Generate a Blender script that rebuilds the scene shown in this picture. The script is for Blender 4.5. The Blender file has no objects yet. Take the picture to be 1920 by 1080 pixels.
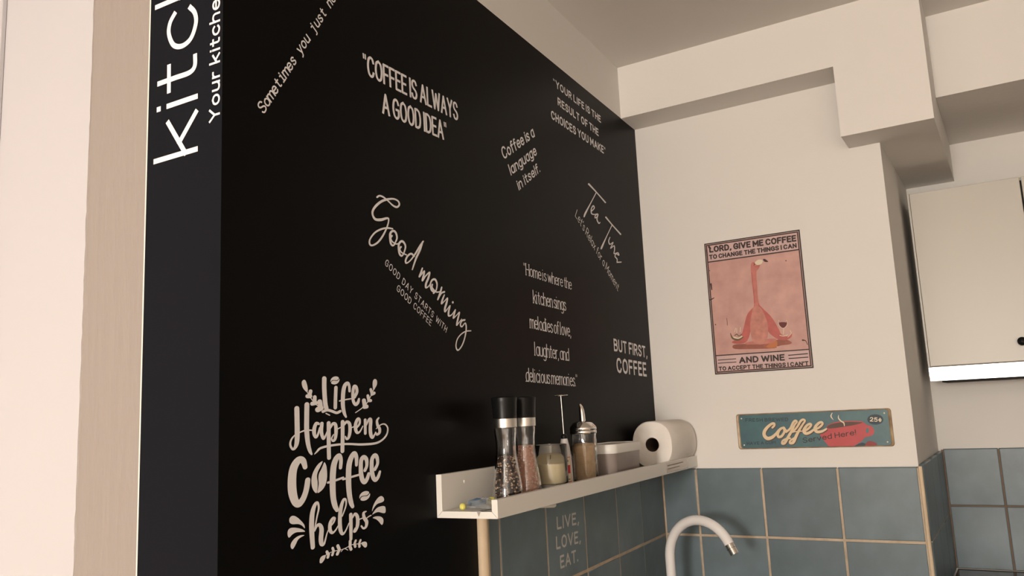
import bpy, bmesh, math, random
from mathutils import Vector, Matrix
from mathutils.geometry import delaunay_2d_cdt
random.seed(7)
PI = math.pi
SC = bpy.context.scene
COL = SC.collection
CAM_YAW, CAM_PITCH, CAM_ROLL = -31.21355, 8.94387, -2.63298
CAM_X, CAM_Y, CAM_Z = 0.94512, -2.35513, 1.43955
WALL_SKEW = -3.20756
# ------------------------------------------------------------ camera
FPX = 1541.743
cam_d = bpy.data.cameras.new('camera'); cam = bpy.data.objects.new('camera', cam_d); COL.objects.link(cam)
cam_d.sensor_fit = 'HORIZONTAL'; cam_d.sensor_width = 36.0; cam_d.lens = FPX / 1920 * 36.0
cam_d.clip_start = 0.02; cam_d.clip_end = 50
def cam_matrix(yaw, pitch, roll, loc):
    cy, sy, cp, sp, cr, sr = math.cos(yaw), math.sin(yaw), math.cos(pitch), math.sin(pitch), math.cos(roll), math.sin(roll)
    F = Vector((sy*cp, cy*cp, sp)); R = Vector((cy, -sy, 0)); U = R.cross(F)
    X = cr*R + sr*U; Y = -sr*R + cr*U
    # X image right, Y image up, F forward
    M = Matrix((( X.x, Y.x, -F.x, loc[0]), (X.y, Y.y, -F.y, loc[1]), (X.z, Y.z, -F.z, loc[2]), (0, 0, 0, 1)))
    return M
cam.matrix_world = cam_matrix(math.radians(CAM_YAW), math.radians(CAM_PITCH), math.radians(CAM_ROLL), (CAM_X, CAM_Y, CAM_Z))
SC.camera = cam
# ------------------------------------------------------------ exposure
SC.view_settings.view_transform = 'Standard'; SC.view_settings.look = 'None'
SC.view_settings.exposure = 0.0; SC.view_settings.gamma = 1.0; SC.view_settings.use_curve_mapping = False
# ------------------------------------------------------------ world and lights
W = bpy.data.worlds.new('world'); SC.world = W; W.use_nodes = True
bg = W.node_tree.nodes['Background']; bg.inputs[0].default_value = (1.0, 0.83, 0.66, 1); bg.inputs[1].default_value = 0.25
def area(name, loc, target, size, power, color, size_y=None):
    l = bpy.data.lights.new(name, 'AREA'); l.energy = power; l.color = color; l.size = size
    if size_y: l.shape = 'RECTANGLE'; l.size_y = size_y
    o = bpy.data.objects.new(name, l); COL.objects.link(o); o.location = loc
    o.rotation_euler = (Vector(target) - Vector(loc)).to_track_quat('-Z', 'Y').to_euler(); return o
def point(name, loc, power, color, radius):
    l = bpy.data.lights.new(name, 'POINT'); l.energy = power; l.color = color; l.shadow_soft_size = radius
    o = bpy.data.objects.new(name, l); COL.objects.link(o); o.location = loc; return o
WARM = (1.0, 0.935, 0.86)
point('dining_lamp_light', (0.86, -5.9, 1.60), 420.0, WARM, 0.28)
point('hall_lamp_light', (-1.32, -1.55, 1.25), .9, (1.0, 0.93, 0.87), 0.08)
point('hall_orange_fill_light', (-1.12, -1.50, 0.72), 0.8, (1.0, 0.55, 0.22), 0.05)  # added unseen fill, puts an orange tint low on the hall wall
# ------------------------------------------------------------ frames of the three walls
DL = math.radians(WALL_SKEW)                 # the left wall is not quite square to the back wall
A = Vector((-math.sin(DL), -math.cos(DL), 0))    # along the left wall, from the corner towards the camera
N = Vector((math.cos(DL), -math.sin(DL), 0))     # out of the left wall, into the room
S_END = 1.668                                # length of the black wall
def LW(s, off, z): return A*s + N*off + Vector((0, 0, z))
def P(pl, u, v, off):
    if pl == 'L': return A*(-u) + N*off + Vector((0, 0, v))
    if pl == 'E': return A*(S_END+off) + N*u + Vector((0, 0, v))
    return Vector((u, -off, v))
# ------------------------------------------------------------ materials
def mat(name, col, rough=.5, metal=0, spec=.5, noise=0, nscale=20, bump=0, bscale=60, trans=0, ior=1.45, emis=None, stretch=None, col2=None, coat=0):
    m = bpy.data.materials.new(name); m.use_nodes = True; nt = m.node_tree; b = nt.nodes['Principled BSDF']
    c = (*col, 1); b.inputs['Base Color'].default_value = c; b.inputs['Roughness'].default_value = rough
    b.inputs['Metallic'].default_value = metal; b.inputs['Specular IOR Level'].default_value = spec
    b.inputs['Transmission Weight'].default_value = trans; b.inputs['IOR'].default_value = ior; b.inputs['Coat Weight'].default_value = coat
    if noise or bump:
        tc = nt.nodes.new('ShaderNodeTexCoord'); mp = nt.nodes.new('ShaderNodeMapping')
        nt.links.new(tc.outputs['Object'], mp.inputs[0])
        if stretch: mp.inputs['Scale'].default_value = stretch
    if noise:
        n = nt.nodes.new('ShaderNodeTexNoise'); n.inputs['Scale'].default_value = nscale; n.inputs['Detail'].default_value = 5
        nt.links.new(mp.outputs[0], n.inputs[0])
        r = nt.nodes.new('ShaderNodeValToRGB'); r.color_ramp.elements[0].position = .3; r.color_ramp.elements[1].position = .7
        c2 = col2 if col2 else tuple(x*(1-noise) for x in col)
        r.color_ramp.elements[0].color = (*c2, 1); r.color_ramp.elements[1].color = c
        nt.links.new(n.outputs['Fac'], r.inputs[0]); nt.links.new(r.outputs[0], b.inputs['Base Color'])
    if bump:
        n2 = nt.nodes.new('ShaderNodeTexNoise'); n2.inputs['Scale'].default_value = bscale; n2.inputs['Detail'].default_value = 4
        nt.links.new(mp.outputs[0], n2.inputs[0])
        bp = nt.nodes.new('ShaderNodeBump'); bp.inputs['Strength'].default_value = bump; bp.inputs['Distance'].default_value = .01
        nt.links.new(n2.outputs['Fac'], bp.inputs['Height']); nt.links.new(bp.outputs[0], b.inputs['Normal'])
    return m
M = {}
M['plaster'] = mat('cream_plaster', (.76, .73, .69), .75, spec=.25, bump=.06, bscale=45)
M['ceiling'] = mat('ceiling_paint', (.72, .69, .65), .85, spec=.2, bump=.05, bscale=30)
M['black'] = mat('black_wall_foil', (.0024, .0023, .0022), .40, spec=.08, bump=.03, bscale=8)
M['charcoal'] = mat('charcoal_wall_foil', (.0085, .0092, .0125), .65, spec=.06, bump=.03, bscale=8)
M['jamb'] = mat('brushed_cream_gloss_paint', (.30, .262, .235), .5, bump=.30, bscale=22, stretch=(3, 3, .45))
M['jamb_edge'] = mat('cream_gloss_bead', (.80, .77, .68), .35)
M['hall'] = mat('hall_wall_paint', (.60, .585, .60), .8, spec=.2)
M['decal'] = mat('white_vinyl', (.80, .785, .79), .55, spec=.3)
M['floor'] = mat('oak_floor', (.30, .18, .09), .45, noise=.4, nscale=6, stretch=(1, 8, 1))
def tile_mat():
    m = mat('blue_grey_glazed_tile', (.152, .200, .226), .34, spec=.4, noise=.35, nscale=11, bump=.14, bscale=9, col2=(.110, .145, .158))
    nt = m.node_tree; b = nt.nodes['Principled BSDF']
    src = b.inputs['Base Color'].links[0].from_socket
    oi = nt.nodes.new('ShaderNodeObjectInfo'); mr = nt.nodes.new('ShaderNodeMapRange')
    mr.inputs['To Min'].default_value = .86; mr.inputs['To Max'].default_value = 1.12
    nt.links.new(oi.outputs['Random'], mr.inputs[0])
    mx = nt.nodes.new('ShaderNodeVectorMath'); mx.operation = 'SCALE'
    nt.links.new(src, mx.inputs[0]); nt.links.new(mr.outputs[0], mx.inputs['Scale']); nt.links.new(mx.outputs[0], b.inputs['Base Color'])
    return m
M['tile'] = tile_mat()
M['grout'] = mat('tan_grout', (.58, .46, .34), .85, spec=.2, noise=.25, nscale=40, bump=.2, bscale=150)
M['grout_dark'] = mat('brown_grout', (.20, .14, .10), .85, spec=.2)
M['grout_light'] = mat('pale_tan_bead', (.66, .52, .36), .6, noise=.2, nscale=30, stretch=(1, 1, .3))
M['white_lac'] = mat('white_lacquer', (.76, .74, .69), .35, spec=.4)
M['cab'] = mat('cream_cabinet_lacquer', (.55, .52, .46), .35, spec=.45)
M['dark'] = mat('dark_gap', (.01, .009, .008), .8)
M['steel'] = mat('brushed_steel', (.78, .74, .68), .28, metal=1, bump=.05, bscale=60, stretch=(1, 1, 30))
M['chrome'] = mat('chrome', (.82, .80, .76), .12, metal=1)
M['blackpl'] = mat('black_plastic', (.006, .006, .006), .33, spec=.25)
M['blackgl'] = mat('black_glass_worktop', (.012, .012, .012), .1, spec=.6)
M['glass'] = mat('clear_glass', (1, 1, 1), .02, trans=1, ior=1.45)
M['tap'] = mat('white_tap_enamel', (.80, .77, .75), .25, spec=.5)
M['paper'] = mat('kitchen_paper', (.84, .79, .73), .9, spec=.1, bump=.14, bscale=70)
M['card'] = mat('grey_brown_card', (.07, .045, .03), .9)
M['wax'] = mat('cream_wax', (.80, .68, .43), .5)
M['sugar'] = mat('brown_sugar', (.74, .52, .31), .8, noise=.45, nscale=60, bump=.4, bscale=500, col2=(.56, .37, .20))
M['boxpl'] = mat('translucent_grey_plastic', (.30, .25, .225), .3, spec=.4, noise=.2, nscale=12)
M['pepper_b'] = mat('black_peppercorn', (.035, .02, .014), .7)
M['pepper_r'] = mat('brown_peppercorn', (.20, .09, .05), .7)
M['pepper_w'] = mat('white_peppercorn', (.60, .46, .33), .7)
M['salt'] = mat('pink_salt', (.78, .42, .30), .5)
M['salt2'] = mat('pale_salt', (.85, .62, .50), .5)
M['silver'] = mat('silver_white_plastic', (.62, .58, .55), .35)
M['red'] = mat('red_print', (.50, .03, .03), .5)
M['film'] = mat('clear_film', (.60, .62, .62), .12, spec=.9)
M['film'].node_tree.nodes['Principled BSDF'].inputs['Alpha'].default_value = .38
M['blue'] = mat('blue_foam', (.09, .19, .32), .6)
M['yellow'] = mat('yellow_foam', (.72, .68, .16), .7)
# prints
M['p_bg'] = mat('faded_pink_print', (.62, .36, .31), .5, noise=.25, nscale=22, col2=(.50, .27, .235))
M['p_band'] = mat('pale_pink_print', (.64, .44, .42), .5, noise=.15, nscale=20)
M['p_faint'] = mat('faint_dark_teal_print', (.022, .045, .055), .5)
M['film_grey'] = mat('grey_film_corner', (.36, .33, .29), .3)
M['p_dark'] = mat('dark_brown_print', (.045, .025, .02), .55, noise=.3, nscale=60)
M['p_pink'] = mat('salmon_print', (.60, .20, .16), .5, noise=.25, nscale=40)
M['p_body'] = mat('body_pink_print', (.62, .25, .19), .5, noise=.3, nscale=50)
M['p_rose'] = mat('rose_print', (.55, .13, .11), .5, noise=.25, nscale=40)
M['p_rust'] = mat('rust_print', (.36, .11, .07), .5, noise=.3, nscale=40)
M['p_orange'] = mat('orange_print', (.50, .16, .05), .5)
M['p_wine'] = mat('wine_print', (.12, .015, .012), .5)
M['p_olive'] = mat('olive_print', (.16, .11, .05), .5, noise=.4, nscale=90)
M['p_cream'] = mat('cream_print', (.72, .62, .45), .5)
M['p_teal'] = mat('teal_enamel', (.055, .145, .155), .4, noise=.35, nscale=18, col2=(.045, .10, .125))
M['p_navy'] = mat('navy_print', (.02, .04, .055), .5)
M['p_redcup'] = mat('red_cup_print', (.50, .055, .06), .45, noise=.15, nscale=20)
M['p_darkred'] = mat('dark_red_print', (.25, .03, .03), .5)
M['p_brown'] = mat('brown_print', (.09, .045, .03), .5)
M['p_gold'] = mat('cream_gold_print', (.78, .60, .38), .5, noise=.15, nscale=20)
M['p_rim'] = mat('worn_gold_rim', (.50, .37, .22), .4, metal=.15, noise=.6, nscale=25, spec=.5, col2=(.22, .14, .08))
# ------------------------------------------------------------ object helpers
def thing(name, label, cat, loc=(0, 0, 0), group=None, rot=0):
    o = bpy.data.objects.new(name, None); COL.objects.link(o); o.location = loc; o.rotation_euler = (0, 0, rot)
    o.empty_display_size = .02
    o['label'] = label; o['category'] = cat
    if group: o['group'] = group
    return o
class MB:
    def __init__(s): s.v = []; s.f = []; s.mi = []
    def add(s, verts, faces, mi=0):
        b = len(s.v); s.v += [Vector(v) for v in verts]
        for f in faces: s.f.append(tuple(b+i for i in f)); s.mi.append(mi)
    def box(s, x0, x1, y0, y1, z0, z1, mi=0, T=None):
        vs = [(x, y, z) for z in (z0, z1) for y in (y0, y1) for x in (x0, x1)]
        if T: vs = [T(*v) for v in vs]
        s.add(vs, [(0, 2, 3, 1), (4, 5, 7, 6), (0, 1, 5, 4), (2, 6, 7, 3), (0, 4, 6, 2), (1, 3, 7, 5)], mi)
    def lathe(s, prof, c, seg=40, mi=0, axis=None, closed=False, T=None):
        """prof: (r, h) pairs around vertical axis at c"""
        c = Vector(c); vs = []
        for r, h in prof:
            for k in range(seg):
                t = 2*PI*k/seg; q = Vector((r*math.cos(t), r*math.sin(t), h)); vs.append(c + (T @ q if T else q))
        fs = []
        n = len(prof)
        for i in range(n-1 + (1 if closed else 0)):
            j = (i+1) % n
            for k in range(seg):
                k2 = (k+1) % seg; fs.append((i*seg+k, i*seg+k2, j*seg+k2, j*seg+k))
        if not closed:
            if prof[0][0] > 1e-6: fs.append(tuple(range(seg-1, -1, -1)))
            if prof[-1][0] > 1e-6: fs.append(tuple((n-1)*seg+k for k in range(seg)))
        s.add(vs, fs, mi)
    def tube(s, pts, rad, seg=16, mi=0, cap=True):
        pts = [Vector(p) for p in pts]; rs = rad if isinstance(rad, (list, tuple)) else [rad]*len(pts)
        vs = []; fs = []; up = None
        for i, p in enumerate(pts):
            d = (pts[min(i+1, len(pts)-1)] - pts[max(i-1, 0)]).normalized()
            if up is None: up = d.orthogonal().normalized()
            up = (up - d*up.dot(d)).normalized(); w = d.cross(up)
            for k in range(seg):
                t = 2*PI*k/seg; vs.append(p + (up*math.cos(t) + w*math.sin(t))*rs[i])
        for i in range(len(pts)-1):
            for k in range(seg):
                k2 = (k+1) % seg; fs.append((i*seg+k, i*seg+k2, (i+1)*seg+k2, (i+1)*seg+k))
        if cap: fs.append(tuple(range(seg-1, -1, -1))); fs.append(tuple((len(pts)-1)*seg+k for k in range(seg)))
        s.add(vs, fs, mi)
    def build(s, name, mats, parent=None, smooth=False, bevel=0, segs=2, label=None, fix=True):
        if not isinstance(mats, (list, tuple)): mats = [mats]
        off = Vector(parent_world(parent)) if parent else Vector((0, 0, 0))
        me = bpy.data.meshes.new(name); me.from_pydata([v-off for v in s.v], [], s.f); me.update()
        for mm in mats: me.materials.append(mm)
        for p, i in zip(me.polygons, s.mi): p.material_index = i
        if fix:
            bm = bmesh.new(); bm.from_mesh(me); bmesh.ops.recalc_face_normals(bm, faces=bm.faces); bm.to_mesh(me); bm.free()
        if smooth: me.shade_smooth()
        o = bpy.data.objects.new(name, me); COL.objects.link(o)
        if parent: o.parent = parent
        if bevel:
            md = o.modifiers.new('bevel', 'BEVEL'); md.width = bevel; md.segments = segs; md.limit_method = 'ANGLE'; md.angle_limit = math.radians(40)
        if smooth:
            md = o.modifiers.new('edges', 'EDGE_SPLIT'); md.split_angle = math.radians(42)
        if label: o['label'] = label
        return o
def parent_world(o):
    v = Vector((0, 0, 0))
    while o: v += o.location; o = o.parent
    return v
def struct(o): o['kind'] = 'structure'; return o
# ------------------------------------------------------------ strokes and letters
def smooth_path(pts, n=5):
    """Catmull-Rom through points (tuples of any length)"""
    if len(pts) < 3: return pts
    out = []; m = len(pts)
    for i in range(m-1):
        p0, p1, p2, p3 = pts[max(i-1, 0)], pts[i], pts[i+1], pts[min(i+2, m-1)]
        for k in range(n):
            t = k/n
            out.append(tuple(.5*((2*b) + (-a+c)*t + (2*a-5*b+4*c-d)*t*t + (-a+3*b-3*c+d)*t**3) for a, b, c, d in zip(p0, p1, p2, p3)))
    out.append(pts[-1]); return out
def smooth_closed(pts, n=4):
    m = len(pts); out = []
    for i in range(m):
        p0, p1, p2, p3 = pts[i-1], pts[i], pts[(i+1) % m], pts[(i+2) % m]
        for k in range(n):
            t = k/n
            out.append(tuple(.5*((2*b) + (-a+c)*t + (2*a-5*b+4*c-d)*t*t + (-a+3*b-3*c+d)*t**3) for a, b, c, d in zip(p0, p1, p2, p3)))
    return out
class Flat:
    """flat printed shapes: polygons in wall coordinates, merged into one clean outline"""
    def __init__(s): s.p = []; s.v = []; s.f = []; s.n = 0
    def flush(s):
        """merge the polygons collected so far; each batch lies a few microns over the last"""
        rj = random.Random(len(s.p)); fs = []; pts = []; tot = 0
        for p in s.p:
            a2 = sum(p[i-1][0]*p[i][1]-p[i][0]*p[i-1][1] for i in range(len(p)))
            if abs(a2) < 1e-12: continue
            if a2 < 0: p = p[::-1]
            tot += abs(a2)/2; fs.append(list(range(len(pts), len(pts)+len(p)))); pts += p
        for k in range(8):
            vs = [Vector((x*100+rj.uniform(-1, 1)*k*2e-4, y*100+rj.uniform(-1, 1)*k*2e-4)) for x, y in pts]
            r = delaunay_2d_cdt(vs, [], fs, 0, (1e-5, 1e-4, 1e-6)[k % 3], True)
            keep = [f for f, ids in zip(r[2], r[5]) if ids]
            ar = sum(abs((r[0][f[1]]-r[0][f[0]]).cross(r[0][f[2]]-r[0][f[0]]))/2 for f in keep)/1e4
            if ar <= tot*1.002: break
        else: print('flat print: merge failed', ar, tot)
        b = len(s.v); s.v += [(v.x/100, v.y/100, s.n*4e-6) for v in r[0]]; s.f += [tuple(b+i for i in f) for f in keep]; s.p = []; s.n += 1
    def build(s, name, m, pl, off, parent):
        if s.p: s.flush()
        mb = MB(); mb.v = [P(pl, x, y, off+h) for x, y, h in s.v]; mb.f = s.f; mb.mi = [0]*len(mb.f)
        return mb.build(name, m, parent, fix=False)
def sweep(fl, pts, J, disc=10, square=False):
    """pts (u, v, r): sweep a pen (circle of radius r mapped by J) along the path"""
    def pen(r, t): c, s = r*math.cos(t), r*math.sin(t); return (J[0]*c+J[2]*s, J[1]*c+J[3]*s)
    det = J[0]*J[3]-J[1]*J[2]
    prev = None
    for i, (u, v, r) in enumerate(pts):
        if not (square and i in (0, len(pts)-1)): fl.p.append([(u+pen(r, 2*PI*k/disc)[0], v+pen(r, 2*PI*k/disc)[1]) for k in range(disc)])
        if prev:
            du, dv = u-prev[0], v-prev[1]
            x = (J[3]*du - J[2]*dv)/det; y = (-J[1]*du + J[0]*dv)/det; l = math.hypot(x, y)
            if l > 1e-9:
                a = math.atan2(y, x)+PI/2; p0 = pen(prev[2], a); p1 = pen(r, a)
                e0 = pen(prev[2]*.98, a+PI/2) if square and i == 1 else (0, 0); e1 = pen(r*.98, a-PI/2) if square and i == len(pts)-1 else (0, 0)
                fl.p.append([(prev[0]+p0[0]+e0[0], prev[1]+p0[1]+e0[1]), (prev[0]-p0[0]+e0[0], prev[1]-p0[1]+e0[1]), (u-p1[0]+e1[0], v-p1[1]+e1[1]), (u+p1[0]+e1[0], v+p1[1]+e1[1])])
        prev = (u, v, r)
G = {  # skeleton letters: width, strokes ('~' curved, '-' straight)
'A': (.60, '-0,0 .3,1 .6,0|-.11,.32 .49,.32'), 'B': (.5, '-.24,.54 0,.54 0,0 0,1|~0,1 .26,1 .42,.93 .46,.77 .42,.61 .24,.54|~.24,.54 .44,.46 .5,.28 .44,.07 .26,0 0,0'),
'C': (.54, '~.52,.78 .44,.94 .28,1 .1,.9 .02,.68 0,.5 .02,.32 .1,.1 .28,0 .44,.06 .52,.22'), 'D': (.52, '-.2,1 0,1 0,0 .2,0|~.2,1 .4,.92 .5,.7 .52,.5 .5,.3 .4,.08 .2,0'),
'E': (.42, '-.42,1 0,1 0,0 .42,0|-0,.52 .36,.52'), 'F': (.42, '-.42,1 0,1 0,0|-0,.5 .36,.5'),
'G': (.55, '~.52,.78 .44,.94 .28,1 .1,.9 .02,.68 0,.5 .02,.32 .1,.1 .28,0 .44,.04 .54,.18|-.54,.18 .54,.46 .32,.46'), 'H': (.5, '-0,0 0,1|-.5,0 .5,1|-0,.51 .5,.51'),
'I': (.0, '-0,0 0,1'), 'K': (.5, '-0,0 0,1|-.5,1 0,.4|-.16,.58 .5,0'), 'L': (.42, '-0,1 0,0 .42,0'), 'M': (.66, '-0,0 0,1 .33,.3 .66,1 .66,0'), 'N': (.52, '-0,0 0,1 .52,0 .52,1'),
'O': (.58, '~.29,1 .1,.9 .02,.68 0,.5 .02,.32 .1,.1 .29,0 .48,.1 .56,.32 .58,.5 .56,.68 .48,.9 .29,1'), 'P': (.48, '-.22,1 0,1 0,0|~.22,1 .42,.93 .48,.73 .42,.53 .22,.46|-.22,.46 0,.46'),
'R': (.5, '-.22,1 0,1 0,0|~.22,1 .42,.93 .48,.73 .42,.55 .22,.48|-.22,.48 0,.48|-.24,.48 .5,0'), 'S': (.48, '~.46,.82 .38,.96 .24,1 .08,.94 .02,.76 .1,.6 .25,.51 .4,.42 .48,.25 .4,.06 .24,0 .08,.04 0,.2'),
'T': (.5, '-0,1 .5,1|-.25,1 .25,0'), 'U': (.52, '~0,1 0,.6 .01,.3 .08,.07 .26,0 .44,.07 .51,.3 .52,.6 .52,1'), 'V': (.58, '-0,1 .29,0 .58,1'), 'W': (.84, '-0,1 .2,0 .42,.9 .64,0 .84,1'),
'Y': (.54, '-0,1 .27,.48 .54,1|-.27,.48 .27,0'), '"': (.20, '-0,1 .02,.80|-.18,1 .20,.80'), "'": (.0, '-0,1 0,.8'), ',': (.06, '-.06,.03 0,-.14'), '.': (.0, '-0,.02 0,.03'), '!': (.0, '-0,1 0,.3|-0,.02 0,.03'),
'a': (.42, '~.42,.5 .36,.64 .22,.68 .06,.58 0,.34 .06,.1 .2,0 .36,.06 .42,.2|-.42,.68 .42,0'), 'c': (.4, '~.4,.54 .32,.65 .2,.68 .05,.56 0,.34 .05,.12 .2,0 .32,.03 .4,.14'),
'd': (.42, '~.42,.5 .36,.64 .22,.68 .06,.58 0,.34 .06,.1 .2,0 .36,.06 .42,.2|-.42,1 .42,0'), 'e': (.42, '~0,.36 .1,.36 .42,.36|~.42,.36 .38,.58 .22,.68 .06,.58 0,.34 .06,.1 .22,0 .34,.03 .41,.12'),
'f': (.28, '~.28,.97 .2,1 .12,.95 .1,.8 .1,.6|-.1,.6 .1,0|-0,.66 .26,.66'), 'g': (.42, '~.42,.5 .36,.64 .22,.68 .06,.58 0,.34 .06,.1 .2,0 .36,.06 .42,.2|~.42,.68 .42,.3 .42,-.05 .36,-.24 .2,-.3 .04,-.24'),
'h': (.4, '-0,0 0,1|~0,.42 .06,.6 .2,.68 .34,.62 .4,.44 .4,.2 .4,0'), 'i': (.0, '-0,0 0,.68|-0,.92 0,.93'), 'j': (.06, '~.06,.68 .06,.3 .06,-.1 .02,-.26 -.1,-.28|-.06,.92 .06,.93'),
'k': (.4, '-0,0 0,1|-.38,.68 0,.26|-.13,.4 .4,0'), 'l': (.0, '-0,0 0,1'), 'm': (.66, '-0,0 0,.68|~0,.44 .05,.6 .17,.68 .28,.62 .33,.44 .33,.2 .33,0|~.33,.44 .38,.6 .5,.68 .61,.62 .66,.44 .66,.2 .66,0'),
'n': (.4, '-0,0 0,.68|~0,.42 .06,.6 .2,.68 .34,.62 .4,.44 .4,.2 .4,0'), 'o': (.44, '~.22,.68 .06,.58 0,.34 .06,.1 .22,0 .38,.1 .44,.34 .38,.58 .22,.68'),
'r': (.24, '-0,0 0,.68|~0,.4 .04,.58 .14,.67 .24,.67'), 's': (.34, '~.33,.56 .26,.66 .16,.68 .04,.62 .02,.48 .14,.37 .26,.3 .34,.18 .28,.04 .16,0 .05,.02 0,.12'),
't': (.28, '~.12,.92 .12,.5 .12,.16 .17,.03 .28,.02|-0,.67 .27,.67'), 'u': (.4, '~0,.68 0,.4 0,.2 .06,.05 .2,0 .34,.08 .4,.26|-.4,.68 .4,0'), 'v': (.42, '-0,.68 .21,0 .42,.68'),
'w': (.62, '-0,.68 .15,0 .31,.6 .47,0 .62,.68'), 'x': (.4, '-0,.68 .4,0|-.4,.68 0,0'), 'y': (.42, '-0,.68 .21,.02|-.42,.68 .21,.02 .13,-.24 0,-.3'),
'2': (.46, '~.02,.78 .08,.94 .24,1 .4,.92 .44,.74 .36,.52 .18,.26 0,0|-0,0 .46,0'), '5': (.46, '-.42,1 .06,1 .03,.56|~.03,.56 .22,.64 .4,.54 .46,.33 .38,.08 .2,0 0,.1'),
}
G['\u00a2'] = (.4, '~.4,.6 .32,.72 .2,.75 .05,.64 0,.45 .05,.26 .2,.15 .32,.18 .4,.3|-.2,.95 .2,-.02')
STY = {  # pen half-width (of the cap height) across and up, tracking, x-height, slant
'cond': (.072, .058, .22, 0), 'bold': (.112, .09, .30, 0), 'bold2': (.092, .085, .27, 0), 'bold3': (.12, .11, .28, 0), 'round': (.06, .06, .3, 0),
'mono': (.075, .065, 0, 0), 'sans': (.085, .07, .21, 0), 'sans2': (.075, .06, .2, .1), 'serif': (.056, .032, .13, 0), 'hand': (.04, .04, .2, .1), 'geo': (.043, .043, .17, 0), 'geo2': (.075, .075, .24, 0)}
def write(fl, s, line, h, style, pen=None, track=None):
    pu, pv, tr, slant = STY[style]
    if pen: pu = pv = pen
    if track is not None: tr = track
    xh = {'serif': .66, 'geo': .66, 'geo2': .66}.get(style, .68)
    (u0, v0, u1, v1) = line; Lg = math.hypot(u1-u0, v1-v0); d = ((u1-u0)/Lg, (v1-v0)/Lg); nn = (-d[1], d[0])
    xs = []; x = 0
    for ch in s:
        if style == 'mono':
            w = 0 if ch == ' ' else G[ch][0]; xs.append(x + (.62-w)/2); x += .62
        elif ch == ' ': xs.append(x); x += {'serif': .17, 'round': .45}.get(style, .24)
        else: xs.append(x); x += G[ch][0] + tr + (.12 if ch in 'Iil' and style == 'serif' else 0)
    tot = x - (tr if style != 'mono' else .0)
    r = pu*h                                   # leave room for the pen at both ends
    sx = (Lg-2*r)/tot; lo = pv*h; sy = h-2*lo
    Jm = (d[0]*pu*h, d[1]*pu*h, nn[0]*pv*h, nn[1]*pv*h)
    for ch, cx in zip(s, xs):
        if ch == ' ': continue
        w, st = G[ch]
        sts = st.split('|')
        if style == 'mono' and ch in 'ij': sts.append('--.12,.68 %s,.68' % ('.0' if ch == 'i' else '.06')); 
        if style == 'mono' and ch == 'i': sts.append('--.14,0 .14,0')
        if style == 'serif':
            if ch in 'Hhklmnrid': sts.append('--.05,0 .05,0')
            if ch in 'Hhn': sts.append('-%s,0 %s,0' % (w-.05, w+.05))
            if ch == 'H': sts.append('--.05,1 .05,1'); sts.append('-.45,1 .55,1')
        for q in sts:
            pts = [tuple(float(t) for t in p.split(',')) for p in q[1:].split()]
            if q[0] == '~': pts = smooth_path(pts, 3 if len(s) > 3 and h < .03 else 5)
            out = []
            for x_, y_ in pts:
                xx = r + (cx+x_)*sx + slant*y_*h; yy = lo + y_*sy
                out.append((u0+d[0]*xx+nn[0]*yy, v0+d[1]*xx+nn[1]*yy, 1.0))
            sweep(fl, out, Jm if ch not in '"' else tuple(t*.62 for t in Jm), 10 if h > .02 else 8, style in ('cond', 'bold', 'bold2', 'bold3', 'sans', 'geo', 'geo2', 'mono'))
        fl.flush()
def trace(fl, items, D):
    J = D['J']
    for it in items:
        k, a = it[0], it[1:]
        if k == 's': sweep(fl, smooth_path([(a[i]/1e4, a[i+1]/1e4, a[i+2]/10*.5) for i in range(0, len(a), 3)], 5), J, 12)
        else: fl.p.append(smooth_closed([(a[i]/1e4, a[i+1]/1e4) for i in range(0, len(a), 2)], 3))
        fl.flush()
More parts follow.
